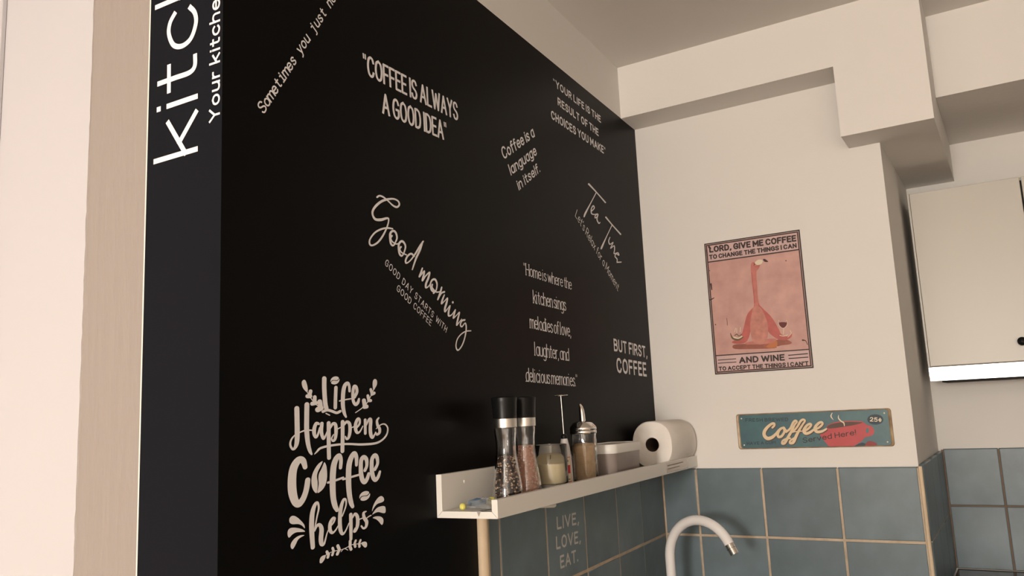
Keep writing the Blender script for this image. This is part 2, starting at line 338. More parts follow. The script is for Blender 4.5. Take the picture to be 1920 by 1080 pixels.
# ------------------------------------------------------------ drawn shapes of the lettering and prints (wall coordinates, 0.1 mm)
TRACES = {
 'life': {"pl":"L","off":0,"parts":{"life":[["s",-14739,15082,83,-14741,14928,83,-14723,14722,83,-14702,14654,83],["s",-14776,14604,50,-14682,14625,50,-14579,14607,50,-14475,14582,50,-14394,14604,50],["s",-14709,14577,21,-14632,14550,21],["s",-14485,14953,67,-14497,14802,67,-14505,14657,67],["s",-14174,14902,50,-14182,14980,56,-14217,15021,65,-14278,14990,74,-14316,14907,80,-14332,14778,80,-14330,14673,77,-14305,14579,65,-14265,14518,39],["s",-14409,14755,25,-14292,14772,25,-14145,14787,25],["s",-14061,14813,62,-14001,14891,62,-14019,14967,62,-14070,14967,62,-14099,14861,62,-14090,14754,62,-14039,14700,62,-13982,14729,62,-13954,14783,44]],"bean1":[["p",-14403,15079,-14403,15065,-14408,15051,-14419,15037,-14435,15024,-14455,15013,-14477,15005,-14502,15000,-14526,14998,-14549,15000,-14569,15004,-14586,15012,-14590,15027,-14575,15041,-14555,15051,-14529,15054,-14501,15053,-14473,15052,-14447,15055,-14427,15065,-14411,15080],["p",-14423,15103,-14440,15111,-14460,15116,-14484,15117,-14508,15115,-14532,15110,-14555,15102,-14574,15091,-14590,15078,-14600,15064,-14605,15050,-14605,15036,-14597,15036,-14582,15050,-14562,15060,-14537,15063,-14508,15062,-14480,15061,-14455,15064,-14434,15074,-14418,15089]],"sprig1":[["p",-15098,14880,-15091,14947,-15126,15036,-15166,15055,-15206,15029,-15206,14979,-15171,14924],["s",-15030,14897,65,-15055,14830,65],["s",-15095,14825,74,-15039,14825,74],["s",-14945,14813,68,-14949,14735,68],["s",-14999,14719,74,-14925,14729,74],["s",-14841,14746,89,-14826,14667,89],["s",-14884,14634,98,-14817,14655,98],["s",-15098,14880,15,-15031,14802,15,-14950,14729,15,-14867,14678,15]],"sprig2":[["s",-13659,14930,59,-13635,14875,59],["s",-13575,14875,62,-13635,14856,62],["s",-13735,14832,62,-13717,14771,62],["s",-13668,14758,62,-13717,14758,62],["s",-13834,14759,86,-13817,14680,86],["s",-13769,14667,80,-13827,14662,80],["s",-14042,14577,18,-13885,14644,18,-13767,14716,18,-13666,14826,18,-13583,14937,18],["p",-13593,14918,-13611,14999,-13599,15067,-13552,15097,-13502,15075,-13500,15013,-13542,14962]],"happens":[["s",-15311,14656,86,-15307,14487,86,-15305,14315,86,-15315,14186,77,-15353,14118,53,-15399,14107,39,-15441,14166,36,-15421,14234,30,-15352,14290,24,-15227,14333,24,-15116,14351,27,-14987,14344,21],["s",-15108,14708,86,-15114,14527,86,-15116,14351,86,-15093,14175,77,-15054,14064,62,-15020,14016,36],["s",-14867,14432,44,-14917,14439,59,-14957,14379,68,-14964,14302,68,-14931,14247,50,-14889,14277,39,-14846,14375,30],["s",-14800,14435,65,-14812,14318,65,-14773,14222,53,-14725,14259,33,-14694,14314,21],["s",-14654,14437,74,-14657,14245,74,-14657,14076,74,-14654,13941,74],["s",-14625,14357,30,-14565,14423,53,-14506,14410,65,-14494,14307,68,-14517,14205,56,-14566,14178,41,-14593,14214,30,-14550,14269,18],["s",-14461,14346,21,-14372,14371,21],["s",-14344,14446,74,-14348,14232,74,-14358,14019,74],["s",-14318,14393,30,-14254,14444,53,-14187,14413,65,-14178,14307,68,-14210,14215,56,-14259,14191,41,-14285,14229,27],["s",-14146,14353,21,-14062,14373,21],["s",-14022,14349,33,-13952,14406,44,-13947,14471,47,-13994,14478,59,-14043,14408,68,-14045,14326,68,-14008,14275,53,-13942,14292,33,-13873,14368,24],["s",-13813,14462,59,-13815,14258,59],["s",-13792,14377,30,-13726,14460,50,-13677,14459,71,-13690,14326,74,-13678,14228,74,-13636,14188,56,-13574,14243,27],["s",-13472,14485,33,-13518,14443,50,-13504,14369,62,-13458,14318,65,-13460,14257,59,-13525,14228,47,-13560,14260,36],["s",-13542,14321,18,-13419,14378,24,-13316,14382,30,-13246,14323,33,-13270,14225,36,-13386,14143,39,-13569,14096,44,-13900,14094,44,-14270,14119,39,-14587,14115,41,-14825,14090,41,-14908,14045,33,-14958,14013,15]],"coffee":[["s",-15152,13845,80,-15190,13932,104,-15261,13956,117,-15336,13909,130,-15390,13820,136,-15411,13675,143,-15401,13527,143,-15352,13403,124,-15286,13361,117,-15211,13406,104,-15155,13484,96,-15120,13574,96,-15101,13666,91],["s",-14405,13783,65,-14393,13894,73,-14427,13961,78,-14497,13921,101,-14552,13826,111,-14577,13680,114,-14583,13524,110,-14571,13367,104,-14537,13257,96,-14493,13188,70],["s",-14683,13594,41,-14518,13611,41,-14349,13636,41],["s",-14040,13794,57,-14037,13906,78,-14079,13970,86,-14145,13929,99,-14207,13821,106,-14226,13661,109,-14226,13511,104,-14210,13369,97,-14176,13256,88,-14141,13197,65],["s",-14349,13612,41,-14208,13625,41,-13982,13647,41],["s",-13840,13702,65,-13792,13771,65,-13801,13866,80,-13867,13901,86,-13927,13853,83,-13938,13741,86,-13932,13648,91,-13902,13563,91,-13849,13528,86,-13788,13574,78,-13749,13643,65],["s",-13593,13699,65,-13524,13784,65,-13539,13880,80,-13595,13910,86,-13661,13856,83,-13673,13742,86,-13664,13647,91,-13632,13571,88,-13581,13536,78,-13513,13582,70,-13469,13653,52]],"bean2":[["p",-14803,13903,-14898,13860,-14985,13771,-15025,13679,-15022,13584,-14988,13515,-14939,13474,-14914,13484,-14902,13554,-14901,13630,-14914,13698,-14892,13763,-14833,13836,-14796,13886],["p",-14752,13885,-14716,13837,-14700,13748,-14704,13652,-14743,13558,-14816,13498,-14903,13470,-14891,13534,-14876,13599,-14883,13667,-14871,13733,-14819,13796,-14775,13861]],"bean3":[["p",-13728,13347,-13724,13331,-13729,13314,-13740,13298,-13759,13283,-13782,13271,-13810,13261,-13840,13256,-13871,13254,-13901,13256,-13929,13262,-13951,13271,-13959,13288,-13942,13305,-13918,13316,-13886,13319,-13849,13318,-13812,13316,-13780,13320,-13755,13331,-13737,13348],["p",-13757,13376,-13781,13385,-13808,13391,-13838,13393,-13870,13391,-13900,13385,-13927,13375,-13950,13363,-13968,13348,-13979,13332,-13983,13316,-13980,13299,-13971,13299,-13953,13316,-13929,13327,-13897,13330,-13861,13329,-13824,13327,-13792,13331,-13767,13342,-13749,13359]],"helps":[["s",-14970,12980,21,-14920,13145,27,-14882,13259,33,-14904,13335,44,-14958,13316,65,-15012,13210,83,-15030,13052,86,-15022,12892,83,-15008,12747,74],["s",-14970,12959,21,-14921,13025,47,-14864,13028,62,-14827,12961,80,-14842,12834,83,-14827,12762,68,-14774,12764,39,-14709,12901,22,-14641,12973,21,-14572,13025,33,-14544,13076,41,-14588,13084,50,-14643,13023,65,-14650,12936,65,-14605,12886,50,-14540,12905,30,-14470,12967,21],["s",-14380,13089,24,-14296,13225,30,-14296,13310,36,-14349,13316,53,-14409,13205,74,-14433,13062,74,-14427,12917,74,-14382,12839,53,-14314,12868,30,-14232,12970,21],["s",-14188,13088,68,-14188,12919,68,-14192,12739,59],["s",-14159,13028,24,-14093,13086,50,-14036,13036,68,-14035,12921,71,-14085,12839,47,-14125,12840,30,-14095,12883,18],["s",-13985,12995,21,-13906,13006,21],["s",-13828,13091,24,-13889,13075,50,-13876,13004,65,-13821,12939,71,-13835,12872,56,-13896,12851,39,-13947,12892,33],["s",-13864,12968,21,-13781,13004,21,-13710,13019,21]],"droplet0":[["p",-15167,13023,-15221,13067,-15298,13098,-15404,13109,-15457,13139,-15464,13181,-15434,13213,-15381,13217,-15313,13188,-15236,13131,-15175,13071]],"droplet1":[["p",-15160,12980,-15222,12983,-15329,12993,-15405,12977,-15465,12943,-15494,12970,-15497,13021,-15464,13058,-15389,13063,-15283,13040,-15206,13012]],"droplet2":[["p",-15173,12932,-15238,12917,-15300,12890,-15345,12835,-15398,12786,-15436,12808,-15438,12854,-15390,12903,-15314,12934,-15238,12943]],"droplet3":[["p",-13683,13074,-13668,13131,-13617,13197,-13536,13259,-13446,13280,-13386,13244,-13382,13201,-13439,13183,-13549,13171,-13629,13127]],"droplet4":[["p",-13681,13027,-13621,13079,-13541,13117,-13421,13125,-13351,13101,-13348,13023,-13404,13015,-13523,13046,-13612,13042]],"droplet5":[["p",-13672,12977,-13584,12989,-13466,12968,-13408,12922,-13414,12863,-13454,12845,-13518,12900,-13586,12945]],"sprig3":[["p",-14871,12518,-14865,12570,-14821,12600,-14747,12601,-14764,12554,-14814,12514,-14838,12507],["s",-14721,12643,50,-14689,12595,50],["s",-14701,12565,53,-14684,12605,53],["s",-14598,12673,47,-14579,12632,47],["s",-14605,12581,47,-14579,12632,47],["s",-14487,12688,56,-14455,12634,56],["s",-14498,12575,56,-14455,12629,56],["s",-14211,12714,56,-14212,12652,56],["s",-14192,12593,56,-14221,12642,56],["s",-14085,12701,44,-14113,12660,44],["s",-14096,12618,50,-14113,12654,50],["s",-13974,12690,44,-14003,12649,44],["s",-13999,12603,47,-14003,12643,47],["s",-14747,12601,13,-14646,12621,13,-14545,12626,13,-14407,12621,13,-14302,12632,13,-14158,12655,13,-13957,12638,13],["s",-14416,12595,13,-14346,12628,13,-14267,12594,13],["p",-13957,12648,-13882,12657,-13826,12634,-13824,12582,-13866,12567,-13921,12602]]},"J":[0.0011526,2.25e-05,-1.13e-05,-0.0007747]},
 'morning': {"pl":"L","off":0,"parts":{"good":[["s",-13395,18101,36,-13330,18139,33,-13223,18138,30,-13093,18098,24,-12962,18049,30,-12850,18045,39,-12779,18102,33,-12811,18158,30,-12935,18170,33,-13092,18132,41,-13268,18060,47,-13421,17954,47,-13518,17846,41,-13521,17766,33,-13449,17713,44,-13301,17735,53,-13126,17796,36,-13095,17755,25,-13154,17621,30,-13267,17466,36,-13399,17337,36,-13547,17259,33,-13618,17274,30,-13605,17354,30,-13478,17482,33,-13306,17573,36,-13132,17625,33,-12989,17638,27],["s",-12943,17386,27,-12871,17494,33,-12901,17585,36,-12979,17603,44,-13056,17544,44,-13062,17434,39,-13043,17369,36,-12988,17348,33,-12925,17392,27],["s",-13016,17510,39,-13046,17464,27,-13008,17416,24,-12920,17390,24,-12841,17403,24],["s",-12675,17278,30,-12629,17382,33,-12664,17446,36,-12736,17466,44,-12816,17407,41,-12829,17309,36,-12803,17230,36,-12742,17208,33,-12676,17271,27],["s",-12763,17360,39,-12797,17314,27,-12745,17267,24,-12607,17247,24],["s",-12372,17255,27,-12465,17289,39,-12573,17231,39,-12635,17145,36,-12614,17100,30,-12494,17166,27,-12346,17301,36,-12193,17467,39,-12084,17572,33],["s",-12102,17561,33,-12196,17395,44,-12326,17219,41,-12442,17013,27]],"morning":[["s",-12135,17078,30,-12183,16988,43,-12233,16915,37,-12162,16967,27,-12076,17035,30,-12102,16951,43,-12140,16858,40,-12038,16951,30,-11908,17033,33,-11956,16922,47,-12031,16816,47,-12041,16743,37,-11964,16768,27,-11890,16833,23],["s",-11769,16685,33,-11862,16723,40,-11896,16816,33,-11835,16901,40,-11736,16925,40,-11679,16850,33,-11715,16732,30,-11799,16669,37],["s",-11834,16820,37,-11837,16762,27,-11711,16700,27,-11578,16723,22],["s",-11530,16803,37,-11579,16706,43,-11669,16566,33,-11598,16639,23,-11527,16704,33,-11445,16730,40],["s",-11448,16672,30,-11513,16582,43,-11547,16505,37,-11455,16555,23,-11346,16625,30,-11382,16530,47,-11442,16425,47,-11437,16368,37,-11343,16434,23,-11263,16492,27,-11315,16387,43,-11321,16301,37,-11212,16330,27,-11083,16434,23,-11135,16337,40,-11161,16271,33,-11058,16327,23,-10944,16396,30,-10999,16282,43,-11054,16151,37,-10973,16200,23,-10873,16275,20],["s",-11167,16568,43,-11161,16562,43],["s",-10762,16267,37,-10869,16242,37,-10925,16161,33,-10867,16132,30,-10750,16209,27,-10718,16118,33,-10775,15944,33,-10891,15777,33,-11039,15678,30,-11106,15741,27,-11057,15876,27,-10909,15986,27,-10729,16054,27,-10548,16075,23]]},"J":[0.0014389,0.0003143,-2.94e-05,-0.0009181]},
 'tea': {"pl":"L","off":0,"parts":{"tea":[["s",-4129,20488,33,-3618,20377,22,-2989,20220,26],["s",-3618,20377,18,-4100,19954,18,-4478,19623,33,-4590,19499,24],["s",-4056,19753,20,-3849,19880,20,-3916,19932,24,-4062,19812,20,-4066,19691,20,-3878,19699,20,-3679,19754,18],["s",-3623,19765,20,-3804,19683,20,-3823,19613,20,-3692,19669,20,-3603,19747,20,-3704,19597,20,-3580,19509,20,-3495,19555,16]],"time":[["s",-3029,19790,29,-2576,19657,22,-1939,19495,29],["s",-2576,19657,18,-3056,19242,18,-3475,18866,37,-3522,18813,20],["s",-2811,19254,16,-2931,19125,20,-2847,19046,20,-2599,19140,20,-2815,18942,20,-2530,19057,20,-2517,18943,20,-2571,18825,20,-2272,18897,20,-2197,18836,20,-2400,18846,20,-2517,18755,20,-2367,18700,20,-2383,18609,20],["s",-2384,18603,22,-2049,18658,22]]},"J":[0.0037675,0.0008794,-0.0002332,-0.0015353]},
 'poster': {"pl":"B","off":0.002,"parts":{"pink":[["p",3280,18459,3341,18497,3395,18466,3422,18393,3523,18391,3480,18293,3405,18211,3388,18098,3270,18090,3246,18255,3258,18392],["s",3333,18290,104,3322,18038,89,3330,17761,74,3321,17533,74,3322,17305,92,3328,17168,133]],"cream":[["p",3383,18468,3480,18535,3591,18519,3608,18460,3546,18399,3444,18390],["s",3904,16754,8,3884,16651,8,3926,16553,8,4004,16514,8,4089,16558,8,4122,16648,8,4106,16733,8],["s",4008,16514,10,3988,16349,10],["s",3884,16327,12,3983,16298,12,4096,16318,12],["s",2589,16391,22,2714,16348,22,2825,16391,22],["s",2623,16538,10,2665,16642,10],["s",2686,16511,10,2697,16639,10],["s",2783,16523,11,2805,16650,11],["s",4101,16256,8,4200,16350,8,4178,16435,8]],"dark":[["p",3626,18538,3682,18530,3763,18443,3674,18450,3633,18491],["s",3348,18449,10,3375,18423,10,3350,18398,10],["s",2432,16956,8,2436,16750,8],["s",2083,16806,19,2091,16801,19],["s",4489,16139,28,4566,16112,12,4605,16006,12],["s",2077,15768,14,2594,15767,14],["s",2069,15678,14,2594,15676,14],["s",4073,15752,17,4580,15759,17],["s",4074,15664,17,4581,15662,17],["s",2023,15901,19,3349,15886,19,4621,15872,19],["s",2012,18669,21,3356,18668,21,4627,18668,21],["s",2007,19040,24,2004,18777,12],["s",2052,18011,30,2062,17845,21],["s",2001,17546,27,2112,17592,12],["s",2087,19124,39,2118,19071,39],["s",2046,18414,15,2050,18409,15],["s",4249,18405,18,4255,18399,18]],"rose":[["s",3267,18183,18,3265,17861,18,3272,17539,18,3267,17311,18],["s",3343,18392,12,3394,18339,12,3489,18384,12],["p",3280,17307,3239,17204,3101,17091,3004,16951,2917,16703,2833,16476,2735,16335,2558,16287,2531,16225,2721,16187,2916,16213,3038,16393,3130,16704,3221,17014],["p",3374,17296,3409,17228,3541,17065,3690,16881,3795,16681,3879,16484,3927,16355,4082,16278,4210,16349,4190,16248,4033,16179,3833,16217,3680,16335,3569,16471,3452,16778,3377,17104],["s",3125,16534,8,3118,16344,8],["s",3184,16486,8,3175,16296,8],["s",3243,16438,8,3239,16333,8],["s",3313,16516,8,3296,16286,8],["s",3371,16469,8,3360,16322,8],["s",3429,16421,8,3416,16275,8],["s",3499,16499,8,3479,16311,8]],"body":[["p",3239,17204,3385,17188,3460,17095,3559,16809,3581,16554,3543,16306,3456,16146,3287,16118,3128,16216,3084,16432,3088,16708,3159,17021]],"rust":[["p",2522,16119,2592,16177,2912,16171,3497,16142,3764,16140,3765,16036,3688,15980,3025,16013,2602,16048],["p",3770,16202,4035,16200,4187,16104,4122,16057,3898,16045,3775,16035]],"orange":[["p",3489,16059,3770,16202,3769,16015,3566,15994]],"knees":[["p",2937,16211,3129,16226,3507,16256,3774,16243,3703,16145,3495,16121,2931,16148]],"wine":[["s",3902,16733,8,3902,16628,8,3995,16532,11,4094,16610,8,4108,16712,8],["p",3908,16686,4103,16667,4082,16590,4006,16535,3930,16594]],"olive":[["s",2502,16506,14,2554,16362,31,2710,16305,31,2855,16367,17],["s",2614,16432,14,2682,16468,14,2741,16410,14,2820,16456,14]]},"J":[0.0015117,-0.0002023,-0.0001401,-0.0015393]},
 'sign': {"pl":"B","off":0.003,"parts":{"red":[["p",4694,13577,4863,13684,4886,13784,5088,13877,5401,13903,5741,13885,5829,13838,5904,13775,6004,13747,6056,13635,6016,13527,5907,13481,5813,13459,5721,13364,5560,13270,5438,13229,4940,13240,4828,13335,4754,13437]],"coffee_brown":[["p",4897,13777,5061,13847,5387,13879,5715,13861,5783,13840,5555,13786,5194,13736,4928,13720],["s",3462,13768,42,3522,13826,42,3515,13875,46,3447,13866,50,3329,13784,58,3232,13665,67,3222,13555,67,3300,13474,67,3425,13501,62,3543,13595,50,3625,13690,42],["s",3764,13758,42,3663,13713,50,3591,13594,54,3608,13508,50,3694,13530,50,3777,13649,46,3770,13758,42,3828,13671,38,3900,13681,33],["s",3824,13635,38,3940,13728,42,4026,13870,46,4091,13934,42,4135,13902,38,4068,13820,38,3969,13655,50,3858,13490,54,3761,13348,54,3687,13325,42,3706,13397,38,3819,13455,38,3915,13464,33],["s",4002,13630,33,4134,13770,42,4231,13911,46,4306,13956,42,4349,13919,38,4281,13825,38,4172,13673,50,4074,13508,58,3988,13355,58,3903,13333,42,3908,13392,38,4010,13462,33],["s",3967,13631,20,4240,13647,20],["s",4286,13634,38,4410,13702,42,4500,13794,42,4469,13837,42,4370,13774,50,4294,13657,58,4340,13584,58,4447,13605,50,4571,13685,38],["s",4526,13657,35,4692,13721,40,4798,13812,40,4785,13863,44,4717,13853,49,4623,13768,55,4589,13680,58,4644,13616,55,4767,13625,46,4883,13684,34]],"teal":[["p",5856,13654,5897,13714,5931,13651,5906,13579,5860,13580]],"darkred":[["p",5791,13252,5859,13348,5963,13358,6083,13295,6055,13247,5847,13233]],"navy":[["p",5533,13238,5718,13327,5806,13289,5754,13234],["p",6307,13907,6289,13859,6247,13819,6188,13791,6118,13780,6047,13787,5985,13811,5941,13849,5920,13896,5925,13946,5956,13991,6008,14025,6074,14045,6146,14046,6213,14030,6267,13998,6299,13955]],"cream":[["s",5059,14123,14,5022,14055,21,5035,14004,19,5071,13947,7],["s",5215,14060,9,5207,13985,21,5259,13908,23,5325,13856,23,5335,13775,12]],"letters":[["s",3445,13792,42,3505,13851,42,3498,13900,46,3430,13891,50,3312,13809,58,3215,13690,67,3205,13580,67,3283,13499,67,3408,13526,62,3526,13620,50,3608,13714,42],["s",3747,13783,42,3646,13737,50,3574,13618,54,3591,13533,50,3677,13555,50,3761,13673,46,3753,13782,42,3811,13696,38,3883,13706,33],["s",3807,13660,38,3924,13753,42,4009,13895,46,4074,13959,42,4119,13927,38,4052,13845,38,3953,13680,50,3841,13514,54,3744,13372,54,3670,13350,42,3689,13422,38,3802,13479,38,3898,13489,33],["s",3986,13655,33,4118,13795,42,4214,13935,46,4289,13981,42,4333,13943,38,4265,13850,38,4156,13697,50,4057,13533,58,3971,13379,58,3886,13357,42,3892,13417,38,3993,13486,33],["s",3950,13656,20,4224,13671,20],["s",4270,13658,38,4393,13726,42,4484,13818,42,4453,13861,42,4354,13799,50,4278,13682,58,4323,13609,58,4430,13629,50,4554,13709,38],["s",4508,13683,35,4675,13747,40,4781,13838,40,4768,13889,44,4700,13878,49,4606,13793,55,4572,13706,58,4627,13641,55,4750,13650,46,4866,13709,34]]},"J":[0.0013582,-5.63e-05,-0.0001424,-0.0014113]},
}
TEXTS = [
 ['always', 'q', '"COFFEE IS ALWAYS', 'L', 0, [-1.3712, 2.0151, -1.0725, 2.0234], 0.0375, 'cond', {}],
 ['always', 'q2', 'A GOOD IDEA"', 'L', 0, [-1.3206, 1.9618, -1.1156, 1.9694], 0.038, 'cond', {}],
 ['morning', 'gd', 'GOOD DAY STARTS WITH', 'L', 0, [-1.3234, 1.6988, -1.1436, 1.5975], 0.0125, 'round', {'pen': 0.055, 'track': 0.32}],
 ['morning', 'gc', 'GOOD COFFEE', 'L', 0, [-1.2926, 1.6595, -1.1926, 1.6056], 0.0123, 'round', {'pen': 0.055, 'track': 0.28}],
 ['sometimes', 'q', 'Sometimes you just need', 'L', 0, [-1.5945, 1.8723, -1.42, 2.1421], 0.0169, 'mono', {}],
 ['yourlife', 'q', '"YOUR LIFE IS THE', 'L', 0, [-0.6079, 2.2598, -0.2935, 2.2566], 0.0209, 'bold', {}],
 ['yourlife', 'q2', 'RESULT OF THE', 'L', 0, [-0.5868, 2.2152, -0.3177, 2.2096], 0.0219, 'bold', {}],
 ['yourlife', 'q3', 'CHOICES YOU MAKE"', 'L', 0, [-0.6308, 2.1655, -0.2717, 2.1672], 0.0231, 'bold', {}],
 ['language', 'q', 'Coffee is a', 'L', 0, [-0.889, 1.992, -0.7283, 2.0911], 0.027, 'sans', {}],
 ['language', 'q2', 'language', 'L', 0, [-0.8592, 1.9637, -0.7216, 2.0486], 0.0255, 'sans', {}],
 ['language', 'q3', 'in itself.', 'L', 0, [-0.8242, 1.9377, -0.7088, 2.0098], 0.0241, 'sans', {}],
 ['home', 'q', '"Home is where the', 'L', 0, [-0.8216, 1.7483, -0.5655, 1.7436], 0.0272, 'serif', {}],
 ['home', 'q2', 'kitchen sings', 'L', 0, [-0.7821, 1.6886, -0.6057, 1.6873], 0.0305, 'serif', {}],
 ['home', 'q3', 'melodies of love,', 'L', 0, [-0.8044, 1.6311, -0.5858, 1.6254], 0.0308, 'serif', {}],
 ['home', 'q4', 'laughter, and', 'L', 0, [-0.7879, 1.5717, -0.6046, 1.5666], 0.0309, 'serif', {}],
 ['home', 'q5', 'delicious memories."', 'L', 0, [-0.8353, 1.5139, -0.5643, 1.5059], 0.0304, 'serif', {}],
 ['but', 'q', 'BUT FIRST,', 'L', 0, [-0.3062, 1.6052, -0.0353, 1.5974], 0.0344, 'bold2', {}],
 ['but', 'q2', 'COFFEE', 'L', 0, [-0.2953, 1.5465, -0.0526, 1.5412], 0.042, 'bold2', {}],
 ['tea', 'sub', "Let's Relax for a Moment", 'L', 0, [-0.5189, 1.9395, -0.2478, 1.775], 0.0267, 'hand', {}],
 ['live', 'q0', 'LIVE,', 'L', 0.012, [-0.7442, 1.1952, -0.6273, 1.1921], 0.0272, 'bold2', {}],
 ['live', 'q1', 'LOVE,', 'L', 0.012, [-0.7528, 1.1549, -0.6235, 1.1502], 0.0272, 'bold2', {}],
 ['live', 'q2', 'EAT.', 'L', 0.012, [-0.7372, 1.1124, -0.6426, 1.112], 0.0274, 'bold2', {}],
 ['kitchen', 'q', 'kitchen', 'E', 0, [-0.0438, 1.8087, -0.0523, 2.249], 0.0873, 'geo', {}],
 ['kitchen', 'q2', 'Your kitchen', 'E', 0, [-0.003, 1.8437, -0.0051, 2.0348], 0.0204, 'geo2', {}],
 ['poster', 'dark', 'LORD, GIVE ME COFFEE', 'B', 0.002, [0.2084, 1.8944, 0.4589, 1.8911], 0.0185, 'bold3', {}],
 ['poster', 'dark', 'TO CHANGE THE THINGS I CAN', 'B', 0.002, [0.2067, 1.8741, 0.4582, 1.8727], 0.0137, 'bold3', {}],
 ['poster', 'dark', 'AND WINE', 'B', 0.002, [0.2682, 1.5628, 0.396, 1.5616], 0.0182, 'bold3', {}],
 ['poster', 'dark', "TO ACCEPT THE THINGS I CAN'T", 'B', 0.002, [0.2072, 1.5457, 0.4581, 1.5435], 0.012, 'bold3', {}],
 ['sign', 'faint', 'FRESH BREWED', 'B', 0.003, [0.2711, 1.3975, 0.3894, 1.395], 0.0098, 'bold2', {}],
 ['sign', 'faint', 'HAVE A CUP!', 'B', 0.003, [0.2697, 1.3334, 0.35, 1.3342], 0.0086, 'bold2', {}],
 ['sign', 'dark2', 'Served Here!', 'B', 0.003, [0.4227, 1.335, 0.5606, 1.3533], 0.0141, 'sans2', {}],
 ['sign', 'cream', '25c', 'B', 0.003, [0.5976, 1.3871, 0.6257, 1.3841], 0.0112, 'bold2', {}],
]
# ============================================================ ROOM
HFN = -1.049; CEIL = 2.486; TT = 1.27; BLK = 2.324
def simple_struct(name, m, *boxes, frame=None, mats=None):
    mb = MB()
    for b in boxes:
        mb.box(*b, T=frame)
    return struct(mb.build(name, m))
FL = lambda s, off, z: LW(s, off, z)
simple_struct('floor', M['floor'], (-1.9, 2.5, -7.4, .75, -.06, 0))
simple_struct('ceiling', M['ceiling'], (-1.9, 2.5, -7.4, .75, CEIL, CEIL+.06))
simple_struct('wall_right', M['plaster'], (2.4, 2.5, -7.4, .75, 0, CEIL))
simple_struct('wall_front', M['plaster'], (-1.9, 2.4, -7.4, -7.3, 0, CEIL))
simple_struct('wall_hall_side', M['hall'], (-1.9, -1.8, -7.3, -.9, 0, CEIL))
simple_struct('wall_hall', M['hall'], (1.26, 1.36, -1.95, -.1455, 0, CEIL), frame=FL)
# black wall: a partition with a charcoal end face
mb = MB()
for z0, z1, up in ((0, BLK, 0), (BLK, CEIL, 1)):
    mb.add([LW(0, 0, z0), LW(S_END, 0, z0), LW(S_END, 0, z1), LW(0, 0, z1)], [(0, 1, 2, 3)], 2 if up else 0)
    mb.add([LW(S_END, 0, z0), LW(S_END, -.145, z0), LW(S_END, -.145, z1), LW(S_END, 0, z1)], [(0, 1, 2, 3)], 1)
    mb.add([LW(S_END, -.145, z0), LW(0, -.145, z0), LW(0, -.145, z1), LW(S_END, -.145, z1)], [(0, 1, 2, 3)], 2)
    mb.add([LW(0, -.145, z0), LW(0, 0, z0), LW(0, 0, z1), LW(0, -.145, z1)], [(0, 1, 2, 3)], 2)
mb.add([LW(0, 0, CEIL), LW(S_END, 0, CEIL), LW(S_END, -.145, CEIL), LW(0, -.145, CEIL)], [(0, 1, 2, 3)], 2)
wl = struct(mb.build('wall_left', [M['black'], M['charcoal'], M['plaster']], fix=False))
# cream painted door jamb beside the charcoal end face, with the bead on its corner
mb = MB(); mb.box(1.361, 1.655, -.294, -.1455, 0, CEIL, T=FL)
rnd = random.Random(3)
jb = struct(mb.build('trim_1', M['jamb'], bevel=.004, segs=2))
jb['label'] = 'cream painted door jamb beside the charcoal wall end'
mb = MB(); mb.tube([LW(1.6628, -.1490, z) for z in (0.001, 1.2, CEIL-.001)], .0034, 10); mb.build('corner_bead', M['jamb_edge'], jb, smooth=True)
mb = MB()   # ragged paint ridge on the outer corner of the jamb
pts = [LW(1.6537, -.2932+rnd.uniform(-.0006, .0005), 1.25+i*.013) for i in range(90)]
mb.tube(pts, [.0014+rnd.random()*.0008 for _ in pts], 6); mb.build('paint_ridge', M['jamb'], jb, smooth=True)
mb = MB(); mb.box(1.3605, 1.372, HFN-.09, HFN, 0, CEIL-.001, T=FL); o = struct(mb.build('trim_2', M['hall'], bevel=.002)); o['label'] = 'pale door frame edge on the bright hall wall'
# back wall (front of the boxed-in corner) and the recess behind the cabinet
RB = .600
wb = simple_struct('wall_back', M['plaster'], (-.15, .70, 0, RB+.05, 0, CEIL-.001))
wr = simple_struct('wall_recess', M['plaster'], (.70, 2.4, RB, RB+.1, 0, CEIL))
# boxed beams under the ceiling
mb = MB()
pr = [(-.03, BLK-.001), (.622, BLK-.001), (.622, 2.128), (.842, 2.128), (.842, CEIL), (-.03, CEIL)]
vs = [(x, -.122, z) for x, z in pr] + [(x, .001, z) for x, z in pr]
mb.add(vs, [tuple(range(6)), tuple(range(11, 5, -1))] + [(i, (i+1) % 6, 6+(i+1) % 6, 6+i) for i in range(6)])
mb.box(.7002, .842, .001, RB, 2.128, CEIL)
b1 = struct(mb.build('ceiling_beam', M['plaster'])); b1['label'] = 'cream boxed beam above the poster with a lower block at its right end'
b2 = simple_struct('ceiling_beam', M['plaster'], (.8422, 2.4, .095, RB, 2.25, CEIL)); b2['label'] = 'cream boxed beam over the wall cabinet'
